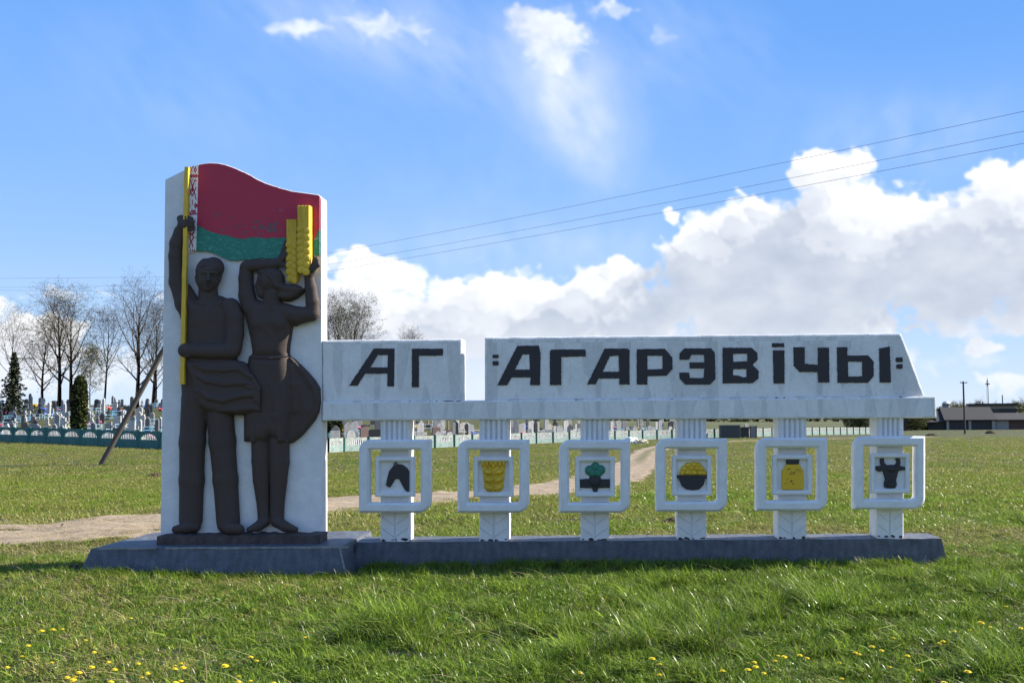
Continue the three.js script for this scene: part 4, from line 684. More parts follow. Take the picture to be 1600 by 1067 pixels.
  // a = sideways over forward distance; rows go back from the fence
  const field = (a0, a1, depth, rowGap, gap, where, bias) => {
    for (let row = 0; row * rowGap < depth; row++) {
      const off = 3.4 + row * rowGap; let a = a0 + R() * 0.02;
      while (a < a1) {
        const D = table(FENCE_D, a) + off + (R() - 0.5) * rowGap * 0.55, x = a * D, z = EYE.z - D, p = new THREE.Vector3(x, height(x, z), z);
        const turn = (a < -0.27 ? -0.35 : 0.5) + (R() - 0.5) * 0.3, t = R();
        const colour = t < bias[0] ? 'black' : t < bias[1] ? 'dark grey' : t < bias[2] ? 'grey' : t < bias[3] ? 'brown' : 'pale';
        grave(p, colour, kinds[Math.floor(R() * kinds.length)], 0.85 + R() * 0.5, turn, where);
        const front = (d, s = 0) => { const q = new THREE.Vector3(p.x + Math.sin(turn) * d + s, 0, p.z + Math.cos(turn) * d); q.y = height(q.x, q.z); return q; };
        if (R() < 0.36) bunch(front(0.5 + R() * 0.4, (R() - 0.5) * 0.6), Math.floor(R() * 5), where);
        if (row > 0 && R() < 0.22) rail(front(-0.2), turn, Math.floor(R() * 3), where);
        a += (gap * (0.6 + R() * 0.9)) / D;
      }
    }
  };
  field(-0.60, -0.405, 66, 5.2, 1.9, 'on the slope beyond the dark green fence', [0.30, 0.42, 0.66, 0.71]);
  field(-0.258, -0.21, 17, 3.0, 1.15, 'by the clipped evergreens behind the pale fence', [0.25, 0.36, 0.55, 0.65]);
  field(-0.19, -0.12, 15, 3.2, 1.2, 'near the fence corner behind the sign', [0.10, 0.18, 0.36, 0.44]);
  field(-0.088, -0.008, 15, 3.4, 1.3, 'behind the middle of the pale fence', [0.06, 0.12, 0.34, 0.38]);
  field(0.003, 0.088, 18, 4, 1.8, 'behind the far part of the pale fence', [0.10, 0.22, 0.40, 0.44]);
  field(0.14, 0.19, 8, 5, 5.5, 'at the far end of the pale fence', [0.0, 0.1, 0.4, 0.4]);
}

// ---------------------------------------------------------------- trees
class Wood {                       // rings of tapering branches collected into one geometry
  constructor() { this.p = []; this.n = []; this.i = []; }
  stick(pts, rad, sides) {
    const base = this.p.length / 3, t = new THREE.Vector3(), u = new THREE.Vector3(), v = new THREE.Vector3();
    pts.forEach((p, k) => {
      t.subVectors(pts[Math.min(k + 1, pts.length - 1)], pts[Math.max(k - 1, 0)]).normalize(); u.set(1, 0, 0.3).cross(t).normalize(); v.crossVectors(t, u);
      for (let s = 0; s < sides; s++) { const a = s / sides * 6.283, c = Math.cos(a), d = Math.sin(a), nx = u.x * c + v.x * d, ny = u.y * c + v.y * d, nz = u.z * c + v.z * d; this.p.push(p.x + nx * rad[k], p.y + ny * rad[k], p.z + nz * rad[k]); this.n.push(nx, ny, nz); }
      if (k) for (let s = 0; s < sides; s++) { const a = base + (k - 1) * sides + s, b = base + (k - 1) * sides + (s + 1) % sides; this.i.push(a, a + sides, b, b, a + sides, b + sides); }
    });
  }
  build() { const g = new THREE.BufferGeometry(); g.setAttribute('position', new THREE.Float32BufferAttribute(this.p, 3)); g.setAttribute('normal', new THREE.Float32BufferAttribute(this.n, 3)); g.setIndex(this.i); return g; }
}
class Leaves {
  constructor() { this.p = []; this.n = []; this.c = []; }
  leaf(x, y, z, s, R, colour, flat = 1) {
    const a = R() * 6.28, b = (R() - 0.5) * 2.4 * flat, ux = Math.cos(a), uz = Math.sin(a), vx = -Math.sin(a) * Math.sin(b), vy = Math.cos(b), vz = Math.cos(a) * Math.sin(b), k = 0.62;
    const q = [[-1, 0], [0, -k], [1, 0], [0, k]].map(([e, f]) => [x + s * (ux * e + vx * f), y + s * vy * f, z + s * (uz * e + vz * f)]);
    const nx = -vy * uz, ny = ux * -vz + uz * vx, nz = ux * vy, l = Math.hypot(nx, ny, nz) || 1, sg = nz < 0 ? -1 : 1, v = 0.75 + R() * 0.5;
    for (const t of [0, 1, 2, 0, 2, 3]) { this.p.push(...q[t]); this.n.push(sg * nx / l, sg * ny / l, sg * nz / l); this.c.push(colour[0] * v, colour[1] * v, colour[2] * v); }
  }
  build() { const g = new THREE.BufferGeometry(); g.setAttribute('position', new THREE.Float32BufferAttribute(this.p, 3)); g.setAttribute('normal', new THREE.Float32BufferAttribute(this.n, 3)); g.setAttribute('color', new THREE.Float32BufferAttribute(this.c, 3)); return g; }
}
const bark = Mat(0.24, 0.195, 0.15, 0.95), foliage = new THREE.MeshPhysicalMaterial({ vertexColors: true, roughness: 0.95, transmission: 0.35, thickness: 0, side: THREE.DoubleSide });
function bareTree(seed, H, { spread = 0.42, leaf = 0, leafColour = [0.16, 0.17, 0.04], trunk = 0.02, first = 0.24, twigs = 1, droop = 0 } = {}) {
  const R = rng(seed), T = new Wood(), B = new Wood(), L = new Leaves();
  const grow = (p, d, len, r, depth) => {
    const seg = depth === 0 ? 9 : depth === 1 ? 6 : depth === 2 ? 4 : 3, pts = [p.clone()], rad = [r], q = p.clone(), dir = d.clone();
    for (let k = 1; k <= seg; k++) {
      dir.x += (R() - 0.5) * (depth ? 0.34 : 0.10); dir.z += (R() - 0.5) * (depth ? 0.34 : 0.10); dir.y += (depth === 0 ? 0.15 : depth < 3 ? 0.13 - droop : 0.02 - droop) + (R() - 0.5) * 0.12; dir.normalize();
      q.addScaledVector(dir, len / seg); pts.push(q.clone()); rad.push(Math.max(0.008, r * (1 - (depth === 0 ? 0.82 : 0.78) * k / seg)));
    }
    (depth === 0 ? T : B).stick(pts, rad, depth === 0 ? 9 : depth === 1 ? 6 : depth === 2 ? 4 : 3);
    if (depth >= 4) { for (let k = 0; k < leaf; k++) { const s = pts[1 + Math.floor(R() * (pts.length - 1))]; L.leaf(s.x + (R() - 0.5) * 0.5, s.y + (R() - 0.5) * 0.5, s.z + (R() - 0.5) * 0.5, 0.05 + R() * 0.06, R, leafColour); } return; }
    const n = depth === 0 ? 15 : depth === 1 ? 8 : depth === 2 ? 4 : Math.round((2.4 + R() * 1.6) * twigs);
    for (let k = 0; k < n; k++) {
      const f = depth === 0 ? first + (1 - first) * (k + R() * 0.6) / n : 0.22 + 0.78 * (k + R()) / n, s = Math.min(seg - 1, Math.floor(f * seg)), t = f * seg - s, o = pts[s].clone().lerp(pts[Math.min(s + 1, seg)], Math.min(1, t));
      const az = k * 2.4 + R() * 1.2, lean = (depth === 0 ? lerp(0.95, 0.35, f) : 0.55 + R() * 0.4) * (0.7 + spread), ax = pts[s + 1].clone().sub(pts[s]).normalize(), side = new THREE.Vector3(Math.cos(az), 0, Math.sin(az)); side.addScaledVector(ax, -side.dot(ax)).normalize();
      const cd = ax.multiplyScalar(Math.cos(lean)).addScaledVector(side, Math.sin(lean)).normalize();
      const cl = depth === 0 ? H * (0.20 + 0.26 * Math.sin(Math.PI * Math.min(1, (1 - f) * 0.85 + 0.12))) * (0.75 + R() * 0.4) : len * ((depth === 1 ? 0.36 : 0.46) + R() * 0.28) * (1.12 - f * 0.42);
      grow(o, cd, cl, rad[s] * (depth === 0 ? 0.42 + R() * 0.16 : 0.5), depth + 1);
    }
  };
  grow(new THREE.Vector3(0, -0.4, 0), new THREE.Vector3((R() - 0.5) * 0.06, 1, 0), H * 0.88, H * trunk, 0);
  return { trunk: T.build(), branches: B.build(), leaves: leaf ? L.build() : null };
}
function plantBare(px, py, D, H, seed, label, opts = {}, turn = 0, group) {
  const d = sight(px, py), t = D / -d.z, x = EYE.x + d.x * t, z = EYE.z - D, o = thing('bare_tree', label, 'tree', [x, height(x, z), z], turn, group), g = bareTree(seed, H, opts);
  mesh('trunk', g.trunk, bark, o); mesh('branches', g.branches, bark, o); if (g.leaves) mesh('leaves', g.leaves, foliage, o); return o;
}
plantBare(92, 620, 140, 15.0, 21, 'large bare tree with a straight trunk behind the clipped column', { leaf: 0, spread: 0.36 });
plantBare(110, 620, 146, 14.4, 22, 'tall tree hazed with opening yellow-green leaves beside the large bare tree', { leaf: 2, leafColour: [0.21, 0.21, 0.05], spread: 0.34, droop: 0.06 });
plantBare(66, 620, 150, 11.5, 23, 'low spreading tree with green-tinged twigs on the cemetery slope', { leaf: 1, leafColour: [0.14, 0.15, 0.05], spread: 0.5, droop: 0.08 });
plantBare(162, 618, 143, 12.2, 24, 'slender bare tree with few upswept limbs', { spread: 0.30, trunk: 0.014, twigs: 0.7, first: 0.42 });
plantBare(213, 620, 138, 15.2, 25, 'large bare tree with a broad crown near the white stele', { spread: 0.34 });
plantBare(238, 620, 144, 13.4, 26, 'tree with yellowish catkins half hidden by the white stele', { leaf: 1, leafColour: [0.20, 0.17, 0.06], spread: 0.34, trunk: 0.016 });
plantBare(243, 615, 150, 12.5, 27, 'thin bare tree leaning behind the white stele', { spread: 0.3, trunk: 0.014 });
plantBare(17, 625, 152, 13.0, 28, 'thin bare tree rising behind the dark spruce', { spread: 0.4, trunk: 0.012, twigs: 0.75, first: 0.4 });
plantBare(140, 618, 160, 8.0, 29, 'small young tree with yellow-green shoots among the graves', { leaf: 2, leafColour: [0.24, 0.23, 0.05], spread: 0.4, trunk: 0.012 });
plantBare(524, 640, 156, 14.6, 30, 'tree with sparse olive leaves right beside the stele wall', { leaf: 2, leafColour: [0.13, 0.13, 0.045], spread: 0.28, first: 0.4 });
plantBare(549, 640, 152, 14.6, 31, 'round-crowned tree with sparse olive leaves above the short name board', { leaf: 2, leafColour: [0.17, 0.17, 0.06], spread: 0.30, first: 0.45 });
plantBare(638, 640, 160, 11.6, 32, 'small bare treetop peeping over the short name board', { spread: 0.22, trunk: 0.010, twigs: 0.6, first: 0.6 });

// evergreens
function clump(fill, seed) { const L = new Leaves(), R = rng(seed); fill(L, R); return L.build(); }
const needle = new THREE.MeshPhysicalMaterial({ vertexColors: true, roughness: 0.96, transmission: 0.12, thickness: 0, side: THREE.DoubleSide });
function evergreen(name, px, py, D, fill, label, H, r, seed, category = 'tree') {
  const d = sight(px, py), x = EYE.x + d.x * D / -d.z, z = EYE.z - D, o = thing(name, label, category, [x, height(x, z), z]);
  mesh('trunk', cyl([0, -0.3, 0], [0, H * 0.8, 0], r, r * 0.3, 7), bark, o); mesh('crown', clump(fill, seed), needle, o); return o;
}
const column = (H, w, n, col, base = 0.5) => (L, R) => { for (let k = 0; k < n; k++) { const f = R(), y = base + f * (H - base), a = R() * 6.28, env = w * (0.82 + 0.18 * sstep(0, 0.3, f)) * Math.sqrt(1 - Math.pow(Math.max(0, f - 0.55) / 0.455, 2.4)) * (0.9 + 0.2 * n2(a * 2, y * 1.4)), q = env * (0.55 + 0.47 * Math.sqrt(R())); L.leaf(Math.cos(a) * q, y, Math.sin(a) * q, 0.08 + R() * 0.09, R, col); } };
const ball = (H, w, n, col, y0 = 0.2) => (L, R) => { for (let k = 0; k < n; k++) { const t = Math.acos(1 - 2 * R()), a = R() * 6.28, q = 0.55 + 0.47 * Math.sqrt(R()), e = 1 + 0.22 * n3(Math.cos(a) * 1.5, Math.cos(t) * 2, Math.sin(a) * 1.5 + w); L.leaf(Math.sin(t) * Math.cos(a) * w * q * e, y0 + (H - y0) * (0.5 + 0.5 * Math.cos(t) * q * e), Math.sin(t) * Math.sin(a) * w * q * e, 0.09 + R() * 0.09, R, col); } };
evergreen('column_evergreen', 122, 662, 84, column(5.5, 0.62, 11000, [0.075, 0.095, 0.022]), 'clipped dark column of evergreen standing among the graves', 5.4, 0.12, 61);
evergreen('spruce_tree', 19, 628, 128, (L, R) => { for (let w = 0; w < 25; w++) { const f = w / 25, y = 0.7 + f * 7.7, rad = lerp(2.3, 0.14, f ** 0.85); for (let b = 0; b < 8; b++) { const a = b * 0.785 + w * 1.9 + R() * 0.7, len = rad * (0.45 + R() * 0.8); for (let k = 0; k < 24; k++) { const t = R(); L.leaf(Math.cos(a + (R() - 0.5) * 0.35) * len * t, y - 0.35 * len * t * t + 0.12 * t + (R() - 0.5) * 0.2, Math.sin(a + (R() - 0.5) * 0.35) * len * t, 0.09 + R() * 0.10, R, [0.045, 0.058, 0.022], 0.5); } } } }, 'dark spruce with drooping layered branches on the cemetery slope', 8.6, 0.16, 62);
evergreen('column_evergreen', 511, 690, 74, column(2.7, 0.42, 4200, [0.045, 0.06, 0.016], 0.2), 'dark column evergreen tight against the stele edge', 2.4, 0.08, 63);
evergreen('column_evergreen', 526, 690, 76, column(2.7, 0.36, 3600, [0.085, 0.10, 0.02], 0.2), 'yellow-green column evergreen behind a pale gravestone', 2.4, 0.08, 64);
for (const [px, D, w, H, label, col] of [[668, 98, 1.7, 2.5, 'wide dark round evergreen behind the first gap of the sign', [0.045, 0.05, 0.018]], [700, 95, 0.8, 2.2, 'small dark evergreen beside the wide round one', [0.03, 0.045, 0.02]], [716, 97, 0.9, 2.2, 'dark evergreen by the pale blue railings', [0.035, 0.05, 0.018]], [838, 106, 1.2, 2.5, 'olive round evergreen behind the middle graves', [0.06, 0.07, 0.018]], [866, 110, 1.3, 2.5, 'dark round evergreen above the row of pale graves', [0.04, 0.05, 0.018]], [1026, 130, 1.9, 2.6, 'dark spreading evergreen by the far graves', [0.035, 0.045, 0.02]]])
  evergreen('round_evergreen', px, 660, D, ball(H + 0.5, w * 0.85, 5200, col, 1.15), label, H, 0.1, 70 + px, 'tree');

// olive thickets behind the garages and along the far fence
const shrubGreen = [[0.17, 0.17, 0.035], [0.12, 0.13, 0.035], [0.21, 0.19, 0.05]];
function thicket(px, py, D, H, w, k, label, name = 'leafing_shrub', group) {
  const d = sight(px, py), x = EYE.x + d.x * D / -d.z, z = EYE.z - D, o = thing(name, label, 'shrub', [x, height(x, z), z], px, group), g = bareTree(px + 900, H, { spread: 0.5, first: 0.12, trunk: 0.012, twigs: 0.5 });
  mesh('trunk', g.trunk, bark, o); mesh('branches', g.branches, bark, o); mesh('leaves', clump(ball(H * 1.0, w, 2600, shrubGreen[k], 0.1), px), foliage, o);
}
for (const [px, D, H, w, k] of [[1478, 232, 4.9, 2.6, 0], [1492, 238, 5.6, 2.4, 0], [1503, 244, 5.4, 2.2, 2], [1518, 240, 5.2, 2.6, 0], [1531, 246, 6.0, 2.2, 1], [1544, 242, 4.9, 2.6, 0], [1557, 246, 5.2, 2.4, 2], [1570, 240, 4.7, 2.6, 0], [1584, 238, 5.4, 2.8, 0], [1597, 236, 5.8, 3.0, 0], [1612, 240, 5.6, 3, 1], [1630, 238, 5.4, 3, 0]]) thicket(px, 660, D, H, w, k, 'olive shrub coming into leaf behind the dark garages', 'leafing_shrub', 'shrubs behind the garages');
for (const [px, D, H, w, k] of [[1338, 190, 3.2, 2.2, 1], [1350, 186, 3.4, 2.0, 1], [1420, 190, 3.3, 2.0, 0], [1430, 186, 3.2, 2.0, 1], [1441, 192, 3.3, 2.0, 0]]) thicket(px, 664, D, H, w, k, 'olive shrub seen under the beam beside the sixth pillar', 'leafing_shrub', 'shrubs under the beam');
// far wood on the horizon
{ const L = new Leaves(), R = rng(88), cols = [[0.10, 0.11, 0.05], [0.13, 0.12, 0.06], [0.08, 0.095, 0.05]];
  for (let k = 0; k < 14000; k++) { const a = lerp(-0.75, 0.95, R()), D = 620 + R() * 60, h = (5.5 + 3.5 * n2(a * 26, 3) + 2 * n2(a * 90, 8)) * Math.pow(R(), 0.7); L.leaf(a * D, -1 + h + (a < 0 ? 1.5 : 0), EYE.z - D, 0.8 + R() * 1.0, R, cols[Math.floor(R() * 3)]); }
  const o = mesh('far_wood', L.build(), needle); tag(o, 'low dark line of far-off woodland along the horizon', 'woodland', null, 'stuff'); }

// ---------------------------------------------------------------- garages, bins, poles
{
  const shingle = noiseTexture(512, 2.2, (l, u, v, i, j) => { const f = 0.72 + 0.15 * l[1] + 0.14 * l[3] + 0.1 * n2(i * 0.4, j * 0.05); return [byte(f), byte(f), byte(f), 255]; });
  const roofM = Mat(0.085, 0.08, 0.08, 0.95, { map: shingle }), wallM = Mat(0.035, 0.033, 0.033, 0.9), doorM = Mat(0.03, 0.032, 0.036, 0.7), pierM = Mat(0.4, 0.4, 0.39, 0.9, { map: concrete }), brick = Mat(0.09, 0.055, 0.045, 0.9), blockM = Mat(0.42, 0.42, 0.41, 0.9, { map: concrete });
  const o0 = groundAt(1512, 671.6), D = EYE.z - o0.z, m = D / FOCAL, X = (px) => EYE.x + (px - CX) * m;
  const root = thing('garage_row', 'row of low dark garages with grey shingle roofs across the field', 'garage', [0, o0.y, o0.z]);
  const z = 0, prism = (pts, z0, z1, skew = 0) => { const g = new THREE.ExtrudeGeometry(new THREE.Shape(pts.map(([a, b]) => new THREE.Vector2(a, b))), { depth: z1 - z0, bevelEnabled: false }); g.translate(0, 0, z0); return boxUV(g); };
  const pitched = (x0, x1, y0, y1, z0, z1, lean) => { const g = new THREE.BoxGeometry(1, 0.16, 1, 1, 1, 1), p = g.attributes.position; for (let i = 0; i < p.count; i++) { const f = p.getZ(i) < 0 ? 1 : 0; p.setXYZ(i, lerp(x0 + f * lean, x1 + f * lean * 0.6, p.getX(i) + 0.5), lerp(y0, y1, f) + p.getY(i), lerp(z1, z0, f)); } g.computeVertexNormals(); return boxUV(g); };
  const h = 15 * m, ridge = 35 * m;
  mesh('wall', box(X(1476), X(1556), -0.3, h, -6, -0.35), wallM, root);
  mesh('roof', pitched(X(1472.5), X(1555), h, ridge, -4.2, 0.4, 6 * m), roofM, root); mesh('roof', pitched(X(1472.5), X(1555), h, ridge, -4.2, -9, 6 * m), roofM, root);
  for (const [a, b] of [[1477, 1481], [1511.5, 1515.5], [1548, 1553.4]]) mesh('pier', box(X(a), X(b), -0.3, h - 0.06, -0.4, 0.02), pierM, root);
  for (const [a, b] of [[1481.2, 1511.3], [1515.7, 1547.8]]) { const d = mesh('door', box(X(a), X(b), -0.2, h - 0.12, -0.34, -0.2), doorM, root); for (const f of [0.26, 0.5, 0.74]) mesh('door_seam', box(lerp(X(a), X(b), f) - 0.03, lerp(X(a), X(b), f) + 0.03, -0.1, h - 0.2, -0.2, -0.17), wallM, d); }
  mesh('shed_wall', box(X(1449.5), X(1476.6), -0.3, 12 * m, -5, -0.5), wallM, root); mesh('shed_roof', pitched(X(1446), X(1463), 12 * m, 19 * m, -3.2, 0.2, 0.4), roofM, root);
  mesh('shed_roof', pitched(X(1462), X(1477), 13 * m, 30 * m, -3.6, -0.1, 0.3), wallM, root);
  // the next garage: a wall of pale blocks and a brown door
  const bw = mesh('block_wall', box(X(1554), X(1575), -0.3, 14.6 * m, -5.5, -0.36), pierM, root);
  const bx = X(1554.4), bwid = (X(1575) - bx) / 6; for (let r = 0; r < 6; r++) for (let k = 0; k < 6; k++) { const s = (r % 2) * 0.5, x0 = bx + (k + s) * bwid; mesh('block', box(x0 + 0.02, Math.min(X(1575), x0 + bwid - 0.03), r * 14.4 * m / 6 + 0.02, (r + 1) * 14.4 * m / 6 - 0.02, -0.36, -0.3 + 0.015 * n2(r * 3, k * 5)), blockM, bw); }
  mesh('brown_wall', box(X(1575.3), X(1640), -0.3, 14.6 * m, -5.5, -0.4), brick, root); mesh('roof', pitched(X(1554.6), X(1642), 14.8 * m, 25.5 * m, -3.4, 0.3, 5.6 * m), roofM, root); mesh('roof', pitched(X(1554.6), X(1642), 14.8 * m, 25.5 * m, -3.4, -7.5, 5.6 * m), roofM, root);
  // sheds further back
  const back = thing('shed', 'flat dark shed roof rising behind the garages', 'shed', [0, o0.y, o0.z - 16]); const k = (D + 16) / D; mesh('wall', box(X(1562) * k, X(1585) * k, -0.3, 27 * m, -4, 0), wallM, back); mesh('roof', box(X(1559) * k, X(1587) * k, 27 * m, 33.6 * m, -4.4, 0.3), roofM, back);
  const far = thing('long_barn', 'long low roof line of a barn among the olive shrubs', 'barn', [0, o0.y, o0.z - 40]); const kb = (D + 40) / D; mesh('wall', box(X(1524) * kb, X(1586) * kb, -0.3, 41 * m, -5, 0), Mat(0.2, 0.18, 0.15, 0.9), far); mesh('roof', box(X(1522) * kb, X(1588) * kb, 41 * m, 43 * m * 1.05, -5.4, 0.4), roofM, far);
  const silo = thing('water_tank', 'grey metal tank with a pale domed cap behind the garages', 'tank', [X(1477.3) * 1.05, o0.y, o0.z - D * 0.05]); const r = 6 * m * 1.05;
  const tin = Mat(0.16, 0.17, 0.175, 0.6, { metalness: 0.2 }); mesh('tank', cyl([0, -0.3, 0], [0, 42 * m, 0], r, r, 24), tin, silo); mesh('cap', cyl([0, 42 * m, 0], [0, 45.5 * m, 0], r * 1.12, r * 0.55, 24), Mat(0.62, 0.58, 0.45, 0.8), silo); for (let q = 0; q < 4; q++) mesh('hoop', new THREE.TorusGeometry(r, 0.05, 5, 24).rotateX(Math.PI / 2).translate(0, (28 + q * 4) * m, 0), tin, silo);
}
{
  const p = groundAt(1140, 684.5), D = EYE.z - p.z, m = D / FOCAL, X = (px) => (px - CX) * m - p.x;
  const metal = Mat(0.05, 0.058, 0.062, 0.55), bin = thing('waste_container', 'large dark metal waste container by the far dirt track', 'container', p.toArray());
  const w0 = X(1124), w1 = X(1155); mesh('body', box(w0, w1, 0.02, 19.5 * m, -1.2, 0), metal, bin); mesh('rim', box(w0 - 0.05, w1 + 0.05, 19.5 * m, 20.4 * m, -1.25, 0.05), Mat(0.15, 0.16, 0.165, 0.5), bin); for (const f of [0.2, 0.4, 0.6, 0.8]) mesh('rib', box(lerp(w0, w1, f) - 0.03, lerp(w0, w1, f) + 0.03, 0.1, 19 * m, 0, 0.05), metal, bin); for (const f of [0.06, 0.94]) mesh('foot', box(lerp(w0, w1, f) - 0.08, lerp(w0, w1, f) + 0.08, -0.1, 0.06, -1.0, -0.1), metal, bin);
  const b2 = thing('wheeled_bin', 'black lidded bin between the waste container and a grey panel', 'bin', p.toArray()); mesh('body', box(X(1157.2), X(1169), 0.08, 15 * m, -0.8, -0.05), Mat(0.018, 0.018, 0.02, 0.5), b2); mesh('lid', box(X(1156.6), X(1169.8), 15 * m, 17 * m, -0.85, 0.02), Mat(0.02, 0.02, 0.022, 0.45), b2); for (const q of [1159, 1167]) mesh('wheel', cyl([X(q) - 0.06, 0.09, -0.1], [X(q) + 0.06, 0.09, -0.1], 0.09, 0.09, 12), Mat(0.02, 0.02, 0.02), b2);
  const b3 = thing('metal_screen', 'grey sheet metal screen at the end of the bins', 'screen', p.toArray()); mesh('sheet', box(X(1170.8), X(1181.5), 0, 18.5 * m, -0.35, -0.30), Mat(0.2, 0.2, 0.2, 0.6), b3); for (const q of [1171, 1181]) mesh('post', box(X(q) - 0.04, X(q) + 0.04, -0.2, 19 * m, -0.30, -0.22), metal, b3);
  const s = groundAt(1340, 672), b4 = thing('dark_hut', 'small dark wooden hut under the beam end', 'hut', groundAt(1414.5, 673).toArray()), q = (EYE.z - b4.position.z) / FOCAL; mesh('wall', box(-3.5 * q, 3.5 * q, -0.2, 15 * q, -1, 0), Mat(0.03, 0.028, 0.026), b4); mesh('roof', box(-4.2 * q, 4.2 * q, 15 * q, 16.5 * q, -1.2, 0.2), Mat(0.06, 0.06, 0.06), b4);
  // heap of white sheeting and sand
  const h = groundAt(992, 692.5), hp = thing('rubble_heap', 'white sheeting over a low heap of sand by the bend of the track', 'heap', h.toArray()), k = (EYE.z - h.z) / FOCAL;
  const lump = (x, z, rx, ry, rz, mat, name, sd) => { const g = new THREE.IcosahedronGeometry(1, 4), P = g.attributes.position; for (let i = 0; i < P.count; i++) { const a = P.getX(i), b = P.getY(i), c = P.getZ(i), e = 1 + 0.3 * n3(a * 1.6 + sd, b * 1.6, c * 1.6) + 0.12 * n3(a * 5, b * 5 + sd, c * 5); P.setXYZ(i, x + a * rx * e, Math.max(-0.1, b * ry * e), z + c * rz * e); } g.computeVertexNormals(); mesh(name, boxUV(g), mat, hp); };
  lump(-5 * k, 0, 13 * k, 9.5 * k, 0.7, Mat(0.72, 0.73, 0.75, 0.6), 'sheeting', 1); lump(9 * k, 0.2, 12 * k, 6.5 * k, 0.7, Mat(0.55, 0.50, 0.36, 0.9), 'sand', 7);
}
